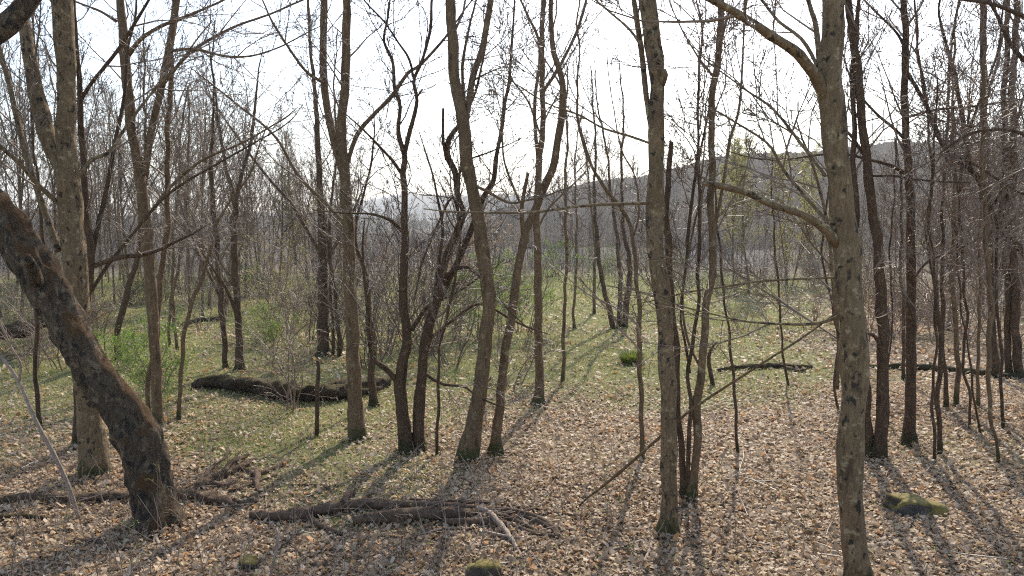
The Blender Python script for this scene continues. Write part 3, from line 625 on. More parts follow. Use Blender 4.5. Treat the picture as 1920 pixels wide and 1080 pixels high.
for i, (lb, pts, mt) in enumerate([
    ('thread thin stem touching a thicker sapling, in front of the far fallen trunk', [(1752, 866, 6), (1752, 780, 6), (1751, 690, 5), (1754, 600, 5), (1750, 500, 4)], 'dark'),
    ('thicker sapling beside the thread thin stem, in front of the far fallen trunk', [(1763, 851, 9), (1762, 740, 9), (1760, 640, 9), (1753, 540, 9), (1746, 490, 8), (1743, 430, 7), (1746, 350, 6), (1740, 250, 4)], 'dark'),
    ('slender dark pole standing behind the pair of front saplings', [(1774, 765, 9), (1772, 700, 8), (1768, 620, 8), (1766, 540, 7), (1768, 400, 6), (1775, 250, 5)], 'dark'),
    ('straight brown sapling with a clean foot among the leaves', [(1793, 762, 10), (1793, 640, 9), (1788, 540, 9), (1786, 420, 8), (1790, 300, 6), (1785, 150, 4)], 'smooth'),
    ('wavy thin sapling bending over between the straight brown saplings', [(1818, 802, 5), (1818, 740, 5), (1808, 680, 5), (1812, 600, 5), (1806, 540, 5)], 'dark'),
    ('plain slender sapling rising just short of the fallen trunk end', [(1834, 762, 7), (1835, 650, 6), (1836, 540, 6), (1838, 400, 5), (1845, 250, 4)], 'smooth'),
    ('reddish thin sapling with a kinked foot, tallest in front of the dark stand', [(1872, 866, 6), (1866, 810, 6), (1861, 790, 7), (1857, 715, 8), (1854, 600, 9), (1851, 500, 9), (1848, 350, 8), (1838, 200, 6)], 'smooth'),
    ('dark slim trunk standing at the end of the fallen trunk', [(1868, 707, 17), (1863, 640, 14), (1857, 540, 13), (1850, 400, 13), (1845, 200, 12), (1842, 0, 11)], 'dark'),
    ('thin sapling crossing in front of the dark slim trunks', [(1881, 802, 6), (1877, 720, 6), (1873, 640, 6), (1870, 540, 6), (1872, 400, 5)], 'dark'),
    ('dark slim trunk second along from the end of the fallen trunk', [(1892, 706, 13), (1890, 640, 12), (1887, 540, 12), (1884, 400, 11), (1885, 200, 10), (1888, 0, 9)], 'dark'),
    ('thickest of the dark slim trunks past the end of the fallen trunk', [(1911, 708, 17), (1907, 640, 15), (1902, 540, 14), (1898, 400, 13), (1900, 200, 12), (1905, 0, 11)], 'dark'),
    ('bent sapling stem leaning over the leaves beside the reddish sapling', [(1838, 812, 4), (1830, 770, 4), (1822, 730, 4), (1815, 690, 4), (1812, 640, 3)], 'dark')]):
    traced(lb, pts, [], mt, H=6+3*(pts[0][2] > 6)+2*(pts[0][2] > 11), cf=2.0, nb=22 if pts[0][2] > 5 else 9, L=1.7 if pts[0][2] > 5 else .8, seed=40+i, k=10, flare=.2, group=R_, name='sapling' if pts[0][2] < 11 else 'tree', cat='sapling' if pts[0][2] < 11 else 'tree', tw='twigred' if i % 2 else 'twig')
traced('arching dark tree that leans in from the side over the slim stand', [(2030, 780, 26), (2005, 640, 20), (1960, 530, 16), (1915, 470, 14), (1888, 442, 13), (1857, 395, 13), (1842, 340, 12), (1821, 316, 11), (1808, 270, 9), (1800, 200, 8), (1780, 100, 6), (1765, 20, 4)],
       [[(1822, 318, 7), (1790, 300, 7), (1760, 260, 6), (1735, 190, 5), (1725, 120, 4), {'dy': .4, 'tw': 9}],
        [(1857, 395, 6), (1890, 330, 6), (1900, 250, 5), (1920, 180, 4), {'dy': -.4, 'tw': 8}],
        [(1808, 270, 6), (1840, 180, 5), (1870, 100, 4), (1880, 20, 3), {'dy': .5, 'tw': 8}]], 'dark', H=8, cf=3.0, nb=30, L=2.0, seed=60, k=14)
traced('tree out of view whose dark limbs droop across the upper corner', [(2210, 860, 36), (2190, 600, 30), (2170, 300, 26), (2150, 0, 22), (2140, -100, 20)],
       [[(2160, 150, 12), (2050, 100, 10), (1960, 50, 9), (1900, 22, 8), (1850, 5, 7), (1780, -5, 4), {'dy': -.5, 'tw': 10}],
        [(2170, 350, 12), (2060, 250, 10), (1960, 150, 9), (1900, 90, 8), (1865, 20, 6), {'dy': .6, 'tw': 10}],
        [(2175, 420, 10), (2050, 330, 9), (1960, 280, 8), (1900, 245, 6), (1820, 250, 5), (1760, 290, 3), {'dy': .2, 'tw': 10}]], 'dark', H=12, cf=6, nb=10, seed=61, k=14)
for i, (lb, pts, mt) in enumerate([
    ('crooked thin tree standing in the grass beyond the leaning mossy trunk', [(222, 676, 13), (222, 615, 12), (235, 560, 12), (246, 520, 11), (262, 470, 9), (268, 400, 8), (275, 300, 6), (270, 200, 4)], 'dark'),
    ('pale slim sapling curving over, between the forked trunk and the mossy log', [(335, 786, 8), (339, 730, 8), (342, 690, 8), (345, 615, 8), (358, 565, 8), (380, 520, 7), (395, 470, 6), (410, 420, 5), (430, 380, 4), (470, 320, 3)], 'smooth'),
    ('thin pole in the grass between the forked trunk and the crooked dark tree', [(332, 655, 6), (328, 600, 6), (322, 540, 6), (326, 450, 5), (335, 350, 5), (340, 250, 4)], 'smooth'),
    ('thin twin pole standing just beyond the curving pale sapling', [(318, 650, 6), (318, 600, 6), (324, 540, 6), (345, 450, 5), (350, 350, 5), (356, 250, 4)], 'smooth'),
    ('slim stem rising from the grass behind the rough barked trunk', [(637, 668, 9), (635, 620, 8), (630, 560, 7), (618, 480, 6), (622, 380, 5), (630, 300, 4)], 'dark'),
    ('short stumpy stem beside the rough barked trunk in the grass', [(624, 668, 6), (625, 620, 6), (620, 540, 5), (612, 420, 4)], 'dark'),
    ('leaning dark stem in the bright clearing beyond the meadow, one of a trio', [(1150, 617, 10), (1143, 585, 10), (1136, 555, 9), (1125, 500, 8), (1118, 440, 7), (1115, 350, 5)], 'dark'),
    ('upright dark stem in the bright clearing beyond the meadow, middle of a trio', [(1160, 616, 9), (1161, 580, 9), (1163, 540, 8), (1160, 470, 7), (1150, 400, 6), (1140, 300, 4)], 'dark'),
    ('forking dark stem in the bright clearing beyond the meadow, thickest of a trio', [(1170, 615, 12), (1175, 580, 12), (1178, 540, 11), (1180, 490, 9), (1170, 430, 7), (1165, 350, 5)], 'dark'),
    ('thin bare stem on the clearing edge beside the smooth meadow tree', [(1077, 618, 6), (1076, 580, 5), (1080, 500, 5), (1082, 420, 4)], 'smooth'),
    ('small thin trunk behind the twiggy edge of the meadow', [(1114, 588, 6), (1114, 550, 6), (1116, 480, 5), (1110, 400, 4)], 'smooth'),
    ('thin reddish sapling leaning in the leaves between the two blotched trunks', [(1383, 848, 6), (1378, 770, 6), (1374, 700, 6), (1366, 640, 5), (1364, 600, 4)], 'dark'),
    ('short crooked stem at the grass edge beside the mossy clump', [(1337, 724, 8), (1331, 690, 8), (1330, 665, 7), (1336, 650, 5), (1345, 640, 3)], 'dark'),
    ('wispy sapling at the edge of the grass near the far fallen trunk', [(1478, 722, 5), (1472, 690, 5), (1466, 640, 4), (1464, 580, 4)], 'dark'),
    ('thin crooked sapling touching the edge of the big front trunk', [(1572, 770, 5), (1567, 740, 5), (1568, 690, 6), (1572, 640, 6), (1560, 580, 5), (1545, 500, 4)], 'dark'),
    ('thin upright stem in the grass beside the stout bent trunk', [(819, 854, 6), (819, 800, 6), (822, 740, 6), (826, 690, 5), (828, 640, 4)], 'dark'),
    ('dead broken stub standing in the leaves by the mossy log', [(594, 818, 8), (595, 770, 8), (597, 720, 8), (597, 676, 7)], 'dark'),
    ('thin sapling close to the knee-bent dark trunk', [(1664, 800, 5), (1667, 740, 5), (1666, 670, 4), (1672, 590, 3)], 'dark'),
    ('slim pole behind the straight dark trunk in the leafy ground', [(1694, 712, 7), (1693, 650, 7), (1692, 560, 6), (1690, 440, 5), (1685, 300, 4)], 'dark'),
    ('slim grey pole at the far left edge of the view', [(75, 800, 9), (66, 720, 8), (70, 600, 8), (80, 480, 7), (70, 350, 6), (62, 200, 5), (60, 50, 4)], 'dark'),
    ]):
    lt = pts[0][1] > 700; dead = 'dead' in lb
    traced(lb, pts, [], mt, H=0 if dead or 'short' in lb else 5.5+2.5*(pts[0][1] < 700)+1.5*(pts[0][2] > 8), cf=1.4 if lt else 2.2, nb=0 if dead else (12 if lt else 22), L=1.0 if lt else 1.9, seed=80+i, k=8, flare=.2, name='sapling', cat='sapling', extend=not (dead or 'short' in lb), kids=(4, 4))

# ------------------------------------------------------------------ shrubs and sprouting trees
def shrub(label, px, py, h, w, stems, seed, tw='twig', leaf=None, group=None, depth=None, name='shrub', lvk=(4, 3), rmin=.004):
    r = random.Random(seed); b = gp(px, py)
    root = thing(name, b, label, 'shrub', group)
    T = Tubes(); ends = []
    for s in range(stems):
        a = r.uniform(0, 6.28); rr = r.random()*.12*w
        d = nrm((math.cos(a)*r.uniform(.1, .5)*w/h*1.6, math.sin(a)*r.uniform(.1, .5)*w/h*1.6, 1))
        l = h*r.uniform(.6, 1.1)
        P = shoot(r, (b[0]+math.cos(a)*rr, b[1]+math.sin(a)*rr, b[2]-.08), d, l, 9, .13, .0)
        r0 = r.uniform(.010, .020)*(h/2)**.5; R = [r0+(rmin-r0)*(i/8) for i in range(9)]
        St = Tubes(); St.add(P, R, 5); obj('stem', St.mesh('stem', M[tw], b), root)
        twigs(T, r, P, R, 9, .15, .99, h*.42, 3, (.5, 1.1), .2, .02, rmin, ends, lvk, 1e9, 2)
    obj('twigs', T.mesh('twigs', M[tw], b), root)
    if leaf: obj('foliage', leaves(ends, leaf[1], 'foliage', M[leaf[0]], b, seed, .05, leaf[2]), root)
    return root
shrub('many stemmed bare bush growing right in front of the mossy log', 546, 766, 2.9, 1.6, 7, 201, 'twig', name='bush')
shrub('low green sprouting bush in the grass behind the mossy log', 515, 648, 1.6, 2.2, 8, 202, 'twig', ('fresh', .04, 2), name='bush')
shrub('bright green leafing bush between the bent trunk and the smooth meadow tree', 975, 628, 3.4, 3.6, 9, 203, 'twig', ('fresh', .052, 3), name='bush')
shrub('bright green leafing bush just behind the stout bent trunk', 905, 640, 2.8, 2.2, 7, 204, 'twig', ('fresh', .05, 3), name='bush')
shrub('green sprouts climbing round the foot of the straight forked trunk', 288, 760, 1.7, .7, 5, 205, 'twig', ('fresh', .05, 2), name='bush')
shrub('pale green sprouting bush in the grass beyond the leaning mossy trunk', 215, 690, 1.5, 2.4, 7, 206, 'twigpale', ('fresh', .05, 2), name='bush')
shrub('rusty orange leaved bush behind the gnarled twin trunks', 850, 622, 5.0, 3.6, 8, 207, 'twig', ('orange', .06, 1), name='bush')
shrub('brown thicket with a few olive buds behind the bare front bush', 540, 630, 4.6, 5.0, 12, 208, 'twigred', ('yellow', .05, 1), name='bush')
shrub('small bare shrub with upright rods beside the slim S bent trunk', 960, 728, 1.7, 1.3, 7, 209, 'twig', name='bush')
thick = [(690, 690, 2.6, 2.0, 'pale tangled bramble at the foot of the plain stem by the twin trunks'), (722, 668, 3.2, 2.4, 'tangled bare shrub behind the darker twin trunk'), (800, 660, 3.0, 2.6, 'tangled bare shrub filling the gap between the twin trunks'),
         (850, 690, 2.2, 2.2, 'arching bare shrub between the twin trunks and the bent trunk'), (760, 640, 3.6, 3.0, 'tall bare shrub in the thicket beyond the twin trunks'), (640, 655, 3.0, 2.4, 'bare grey shrub behind the slender trunk with the tall side limb'),
         (580, 640, 3.2, 3.0, 'bare grey shrub behind the rough barked trunk')]
for i, (px, py, h, w, lb) in enumerate(thick):
    shrub(lb, px, py, h*1.2, w*1.25, 9, 220+i, ['twigdark', 'twig', 'twigdark'][i % 3], rmin=.0055)
thick2 = [(1395, 622, 1.9, 'twiggy shrub below the pale broken limb'), (1450, 612, 2.0, 'twiggy shrub behind the wispy sapling'), (1520, 618, 2.2, 'twiggy shrub seen close beside the big front trunk'),
          (1625, 640, 3.0, 'reddish shrub between the big front trunk and the knee-bent trunk'), (1680, 632, 3.4, 'reddish shrub between the knee-bent trunk and the straight dark trunk'), (1745, 640, 3.4, 'reddish shrub behind the pair of front saplings'), (1810, 650, 3.2, 'reddish shrub behind the wavy sapling'),
          (1880, 652, 3.6, 'reddish shrub behind the dark slim trunks'), (60, 700, 2.2, 'grey bramble under the leaning mossy trunk'), (120, 690, 2.6, 'grey bramble at the side of the tall forked trunk'), (380, 620, 2.6, 'grey shrub in the grass behind the crooked dark tree')]
for i, (px, py, h, lb) in enumerate(thick2):
    shrub(lb, px, py, h, h*.9, 6, 250+i, ['twig', 'twigpale', 'twigred'][i % 3] if px < 1600 else ['twigred', 'twig', 'twigpale'][i % 3])

# trees with opening leaves, further off
def proto(seed, h, kind, leaf=None):
    r = random.Random(seed); root = thing('bare_tree', (0, 0, 0), 'x', 'tree', 'g')
    T = Tubes(); ends = []
    def stem(p, d, l, r0, wob, up, nb, L, nm):
        P = shoot(r, p, d, l, 9, wob, up); R = [r0*(1-.9*(i/8)**.9)+.008 for i in range(9)]
        a, b = resample(P, R, n=26)
        obj(nm, stem_mesh(nm, a, b, 7, M['smooth'], (0, 0, 0), seed+int(l*10), .06, .2 if nm == 'trunk' else 0), root)
        twigs(T, r, [tuple(v) for v in a], [float(v) for v in b], nb, .2 if nm == 'trunk' else .1, .99, L, 3, (.4, .85), .14, .13, .0068, ends, (6, 5), 1e9, 2)
        return a, b
    if kind == 'pole': stem((0, 0, -.25), (0, 0, 1), h, .048, .03, .05, 40, h*.22, 'trunk')
    elif kind == 'fork':
        a, b = stem((0, 0, -.25), nrm((.05, 0, 1)), h, .066, .05, .06, 26, h*.24, 'trunk')
        for f in (8, 11, 14):
            stem(tuple(a[f]), side(r, (0, 0, 1), r.uniform(.35, .6)), h*.5, .030, .07, .1, 16, h*.17, 'limb')
    elif kind == 'clump':
        for q in range(4):
            an = r.uniform(0, 6.28); stem((math.cos(an)*.15, math.sin(an)*.15, -.25), nrm((math.cos(an)*.22, math.sin(an)*.22, 1)), h*r.uniform(.7, 1), .036, .05, .06, 16, h*.22, 'trunk' if q == 0 else 'limb')
    elif kind == 'crook':
        a, b = stem((0, 0, -.25), nrm((.15, .1, 1)), h*.8, .085, .14, .03, 16, h*.35, 'trunk')
        for f in (7, 9, 12, 15):
            stem(tuple(a[f]), side(r, (0, 0, 1), r.uniform(.6, 1.0)), h*.5, .05, .14, .08, 10, h*.2, 'limb')
    obj('crown', T.mesh('crown', M['twig'], (0, 0, 0)), root)
    if leaf: obj('foliage', leaves(ends, leaf[1], 'foliage', M[leaf[0]], (0, 0, 0), seed, .08, leaf[2]), root)
    return root
protos = [proto(301, 11, 'pole'), proto(302, 12, 'fork'), proto(303, 9, 'clump'), proto(304, 10, 'pole'), proto(305, 11, 'fork'), proto(306, 6.5, 'crook'), proto(307, 10, 'clump'), proto(308, 8, 'pole')]
budding = [proto(321, 9, 'fork', ('yellow', .10, 1)), proto(322, 8.5, 'clump', ('yellow', .11, 1))]
used = set()
def plant(p, px, Y, sc, label, group):
    q = at(px, 500, Y); x = q[0]; z = gz(x, Y)-.02
    rz = rnd.uniform(0, 6.28); s = (sc*rnd.uniform(.9, 1.1), sc*rnd.uniform(.9, 1.1), sc)
    if id(p) not in used and p.name not in used:
        used.add(p.name); p.location = (x, Y, z); p.rotation_euler = (0, 0, rz); p.scale = s; p['label'] = label
        if group: p['group'] = group
        elif 'group' in p: del p['group']
        return p
    return copy_tree(p, (x, Y, z), rz, s, label, group)
G_ = 'trees opening yellow green leaves'
for i, (px, Y, sc, lb) in enumerate([(1405, 44, .95, 'tree flushed with yellow green leaves behind the pale broken limb'), (1480, 50, 1.05, 'tree flushed with yellow green leaves close beside the big front trunk'), (1375, 50, 1.0, 'farther tree with thin yellow green leaves beside the slim leaning stem'), (1530, 60, 1.1, 'tall thin leaved yellow green tree behind the big front trunk'), (560, 46, .7, 'small tree with olive opening leaves beyond the bare front bush')]):
    plant(budding[i % 2], px, Y, sc, lb, None)
# bare trees and brush further off: photo x range, distance range, how many, scale range
marks = [(-60, 'the leaning mossy trunk'), (125, 'the tall forked trunk'), (282, 'the straight grey trunk'), (345, 'the curving pale sapling'), (440, 'the knobbly dark tree'), (520, 'the bare front bush'), (605, 'the rough barked trunk'), (657, 'the slender trunk'), (760, 'the gnarled twin trunks'), (908, 'the stout bent trunk'), (965, 'the S bent trunk'), (1009, 'the smooth meadow tree'),
         (1059, 'the meadow sapling'), (1160, 'the dark trio of stems'), (1235, 'the blotched trunk'), (1322, 'the slim leaning stem'), (1440, 'the yellow trees'), (1595, 'the big front trunk'), (1650, 'the knee-bent trunk'), (1708, 'the straight dark trunk'), (1762, 'the paired saplings'), (1790, 'the straight brown sapling'), (1855, 'the reddish sapling'), (1888, 'the dark slim trunks'), (1960, None)]
def gap(px):
    k = max([i for i, m in enumerate(marks[:-1]) if m[0] <= px] or [0])
    if px < -60: return 'out past the leaning mossy trunk'
    if marks[k+1][1] is None: return 'out past the dark slim trunks'
    return f'seen between {marks[k][1]} and {marks[k+1][1]}'
kinds = ['slender bare tree', 'forked bare tree', 'many stemmed bare tree', 'slender bare tree', 'forked bare tree', 'crooked low bare tree', 'many stemmed bare tree', 'short slender bare tree']
zones = [(-60, 170, 30, 62, 20, (.9, 1.15)), (170, 420, 32, 66, 30, (.8, 1.1)), (420, 660, 36, 78, 32, (.7, .95)), (660, 1000, 58, 115, 28, (.42, .66)), (1000, 1240, 66, 125, 20, (.42, .66)),
         (1240, 1580, 60, 120, 20, (.42, .66)), (1580, 1760, 40, 85, 16, (.55, .75)), (1760, 1960, 27, 66, 30, (.65, .95)), (-420, -60, 24, 60, 14, (.9, 1.2)), (1960, 2350, 24, 60, 14, (.8, 1.1))]
plan = []
for (x0, x1, y0, y1, num, sr) in zones:
    for q in range(num):
        px = x0+(x1-x0)*(q+rnd.uniform(0, 1))/num
        Y = y0+(y1-y0)*((q*.618+rnd.uniform(0, .25)) % 1)**1.1
        plan.append((rnd.choice([0, 0, 1, 1, 2, 3, 3, 4, 4, 5, 6, 7]), px, Y, rnd.uniform(*sr)))
def fit(t):
    w = t.split()
    return t if len(w) <= 16 else t.replace(' seen between', ' between').replace('many stemmed', 'multistemmed').replace('second nearest ', 'nearish ').replace('crooked low bare', 'crooked bare').replace('short slender bare', 'short bare')
def place_all(plan, pr, kinds, noun):
    sets = {}
    for p in plan: sets.setdefault((kinds[p[0]], gap(p[1])), []).append(p)
    for (kd, gp_), L in sets.items():
        L.sort(key=lambda p: p[2]); n = len(L)
        for i, p in enumerate(L):
            words = ['nearest ', 'second nearest ', 'third nearest ', 'fourth nearest ', 'fifth nearest ', 'sixth nearest ', 'seventh nearest ', 'eighth nearest ', 'ninth nearest ', 'tenth nearest ', 'eleventh nearest ', 'twelfth nearest ']
            rank = '' if n == 1 else (('nearer ', 'farther ')[i] if n == 2 else ('farthest ' if i == n-1 else words[min(i, 11)]))
            plant(pr[p[0]], p[1], p[2], p[3], fit(f'{rank}{kd} {gp_}'), f'{noun} {gp_}')
place_all(plan, protos, kinds, 'bare trees')
def sproto(seed, h, w, stems, tw, leaf=None):
    r = random.Random(seed); root = thing('brush', (0, 0, 0), 'x', 'shrub', 'g'); T = Tubes(); S_ = Tubes(); ends = []
    for s in range(stems):
        a = r.uniform(0, 6.28); rr = r.random()*.25*w; d = nrm((math.cos(a)*r.uniform(.05, .5)*w/h, math.sin(a)*r.uniform(.05, .5)*w/h, 1)); l = h*r.uniform(.5, 1.1)
        P = shoot(r, (math.cos(a)*rr, math.sin(a)*rr, -.08), d, l, 7, .14, 0); R = [.012-.0012*i for i in range(7)]
        S_.add(P, R, 4); twigs(T, r, P, R, 8, .15, .99, h*.42, 3, (.5, 1.1), .2, .02, .0045, ends, (4, 3), 1e9, 2)
    obj('stems', S_.mesh('stems', M[tw]), root); obj('twigs', T.mesh('twigs', M[tw]), root)
    if leaf: obj('foliage', leaves(ends, leaf[1], 'foliage', M[leaf[0]], (0, 0, 0), seed, .05, leaf[2]), root)
    return root
sp = [sproto(351, 2.2, 2.2, 12, 'twig'), sproto(352, 2.6, 2.4, 12, 'twigred'), sproto(353, 1.6, 2.4, 14, 'twigpale'), sproto(354, 2.0, 2.2, 12, 'twig', ('fresh', .032, 1)), sproto(355, 2.4, 2.2, 12, 'twigred', ('yellow', .034, 1))]
skinds = ['bare grey brush', 'reddish bare brush', 'pale low brush', 'green budding brush', 'yellow budding brush']
splan = []
for (x0, x1, y0, y1, num) in [(-60, 420, 25, 46, 16), (420, 660, 29, 50, 12), (660, 1000, 33, 56, 14), (1000, 1240, 44, 66, 8), (1240, 1580, 38, 60, 13), (1580, 1960, 26, 50, 20)]:
    for q in range(num):
        px = x0+(x1-x0)*(q+rnd.random())/num
        splan.append((rnd.choice([0, 0, 1, 2, 3, 4] if px < 1580 else [0, 1, 1, 1, 2, 4]), px, rnd.uniform(y0, y1), rnd.uniform(.7, 1.3)))
place_all(splan, sp, skinds, 'brush')

# ------------------------------------------------------------------ fallen wood and stones
def fallen(name, label, pts, mt, seed, lift=.5, k=14, z=None, forks=(), lump=.14, cat='log', group=None, tw=0):
    P, R = [], []
    for p in pts:
        b = gp(p[0], p[1]); r = p[2]*.5*mpp(b)
        P.append((b[0], b[1], b[2]+r*lift+(p[3] if len(p) > 3 else 0))); R.append(r)
    a, b = resample(P, R, step=.06)
    root = thing(name, tuple(a[len(a)//2]), label, cat, group)
    o = root.location.copy()
    obj('log' if cat == 'log' else 'stick', stem_mesh('log', a, b, k, M[mt], o, seed, lump), root)
    if tw:
        T = Tubes(); rr_ = random.Random(seed); twigs(T, rr_, [tuple(v) for v in a], [float(v) for v in b], tw, .12, .98, .9, 2, (.3, .9), .10, -.035, .004, None, (5, 3)); obj('twigs', T.mesh('twigs', M['twig'], o), root)
    for j, fk in enumerate(forks):
        P, R = [], []
        for p in fk:
            c = gp(p[0], p[1]); r = p[2]*.5*mpp(c); P.append((c[0], c[1], c[2]+r*lift+(p[3] if len(p) > 3 else 0))); R.append(r)
        a, b = resample(P, R, step=.06); obj('branch', stem_mesh('branch', a, b, 8, M[mt], o, seed+j+1, lump), root)
    return root
fallen('fallen_log', 'dark mossy rotting log lying in the grass behind the bare front bush', [(362, 728, 10), (385, 729, 22), (420, 730, 28), (470, 738, 30), (520, 748, 32), (570, 753, 32), (620, 752, 32), (660, 745, 28), (700, 735, 24), (726, 722, 20)], 'mosslog', 401, 1.0, 22, tw=9, forks=[[(600, 752, 20, .1), (630, 738, 16, .12), (665, 728, 12, .1), (700, 722, 8)]], lump=.2)
fallen('fallen_log', 'long brown fallen log crossing the leaves, uppermost in the log heap', [(470, 972, 14), (520, 978, 18), (560, 975, 20), (610, 966, 20), (650, 958, 20), (700, 957, 17), (760, 955, 15), (830, 957, 14), (900, 962, 13), (960, 968, 11), (1000, 980, 10), (1030, 993, 9), (1048, 1012, 9)], 'log', 402, 1.2, 14, tw=26, forks=[[(640, 962, 14, .06), (655, 950, 14, .12), (664, 946, 9, .1)], [(580, 975, 12), (600, 990, 10), (640, 1005, 7)]])
fallen('fallen_log', 'thick dark fallen log lying lowest in the log heap', [(662, 985, 16), (700, 982, 22), (740, 979, 24), (800, 976, 24), (850, 972, 22), (880, 969, 16), (897, 963, 12)], 'log', 403, 1.0, 14, tw=12)
fallen('fallen_log', 'bent dark branch beneath the pale stick in the log heap', [(830, 985, 12), (880, 984, 12), (925, 984, 12), (960, 990, 9), (1000, 1003, 8), (1040, 1010, 7)], 'log', 404, 1.1, 10, tw=10)
fallen('fallen_branch', 'pale bleached stick lying across the log heap', [(895, 967, 8, .08), (915, 975, 10, .08), (935, 992, 11, .06), (952, 1008, 10, .02), (970, 1030, 6), (978, 1046, 4)], 'pale', 405, .8, 10, cat='branch', forks=[[(905, 1002, 5, .03), (950, 1012, 5, .03), (1000, 1012, 4), (1062, 1013, 3)]])
fallen('fallen_branch', 'straight grey branch lying behind the log heap', [(858, 941, 5), (900, 942, 6), (940, 946, 6), (980, 954, 5), (1010, 962, 4)], 'log', 406, .8, 8, cat='branch')
fallen('fallen_branch', 'thick forked branch end poking out of the log heap towards the bare leaves', [(925, 966, 10, .05), (960, 966, 9), (990, 960, 8), (1015, 950, 6), (1027, 942, 5)], 'log', 407, .8, 8, cat='branch')
fallen('fallen_branch', 'curved brown branch lying in leaves past the end of the log heap', [(1000, 968, 5), (1040, 964, 5), (1080, 969, 6), (1115, 965, 6), (1150, 960, 4)], 'log', 408, .8, 8, cat='branch')
fallen('rotten_log', 'rotten crumbling log remains beside the foot of the leaning trunk', [(352, 925, 8), (380, 913, 14), (402, 902, 17), (425, 892, 17), (448, 881, 15), (466, 872, 11), (480, 862, 6)], 'log', 409, .6, 16, lump=.34, tw=16,
       forks=[[(455, 886, 9, .04), (480, 893, 10), (505, 884, 10), (530, 872, 8), (548, 863, 4)], [(482, 890, 10, .06), (482, 905, 11, .02), (483, 920, 8)], [(395, 925, 9), (420, 940, 11), (460, 945, 9), (490, 940, 4)], [(418, 897, 9, .08), (440, 884, 9, .14), (466, 868, 5, .12)], [(370, 918, 8, .05), (400, 888, 7, .1), (428, 868, 4, .1)], [(400, 912, 9, .02), (425, 915, 10, .02), (444, 905, 7, .02)], [(430, 925, 5, .02), (470, 912, 5, .02), (520, 893, 4, .02)]])
fallen('rotten_log', 'low rotten trunk lying across behind the foot of the leaning trunk', [(-20, 945, 20), (30, 940, 18), (80, 938, 16), (130, 940, 20), (180, 938, 20), (230, 936, 18), (300, 930, 18), (345, 935, 22), (385, 940, 22), (425, 948, 16), (450, 955, 8)], 'log', 410, .5, 14, lump=.3, tw=14)
fallen('fallen_branch', 'dark crooked branch lying in the weeds below the leaning trunk foot', [(140, 1015, 8), (180, 1018, 10), (215, 1030, 11), (250, 1032, 7)], 'log', 411, .7, 8, cat='branch')
fallen('fallen_log', 'dark broken log lying across the grass near the wispy sapling', [(1345, 697, 5), (1380, 693, 9), (1420, 692, 11), (1460, 690, 11), (1500, 692, 9), (1522, 690, 5)], 'mosslog', 412, .8, 10, lump=.2, forks=[[(1470, 690, 7), (1490, 698, 8), (1512, 696, 5)]])
fallen('fallen_log', 'long thin dark fallen trunk lying behind the straight dark trunk', [(1625, 690, 7), (1670, 691, 9), (1720, 692, 12), (1760, 696, 13), (1810, 701, 12), (1860, 706, 12), (1930, 712, 12), (2010, 716, 10)], 'dark', 413, .8, 10, lump=.15)
fallen('fallen_log', 'grey log lying far back in the grass beyond the crooked dark tree', [(338, 612, 5), (365, 606, 8), (390, 602, 8), (415, 600, 6)], 'dark', 414, .9, 8, lump=.2)
fallen('fallen_branch', 'thin branch in the leaves behind the log heap', [(548, 912, 4), (580, 911, 5), (610, 914, 5), (618, 915, 3)], 'log', 415, .9, 8, cat='branch')
fallen('fallen_branch', 'dark thin branch lying among leaves beyond the straight dark trunk', [(1668, 775, 3), (1700, 778, 4), (1740, 783, 4), (1775, 788, 3)], 'dark', 416, .9, 8, cat='branch')
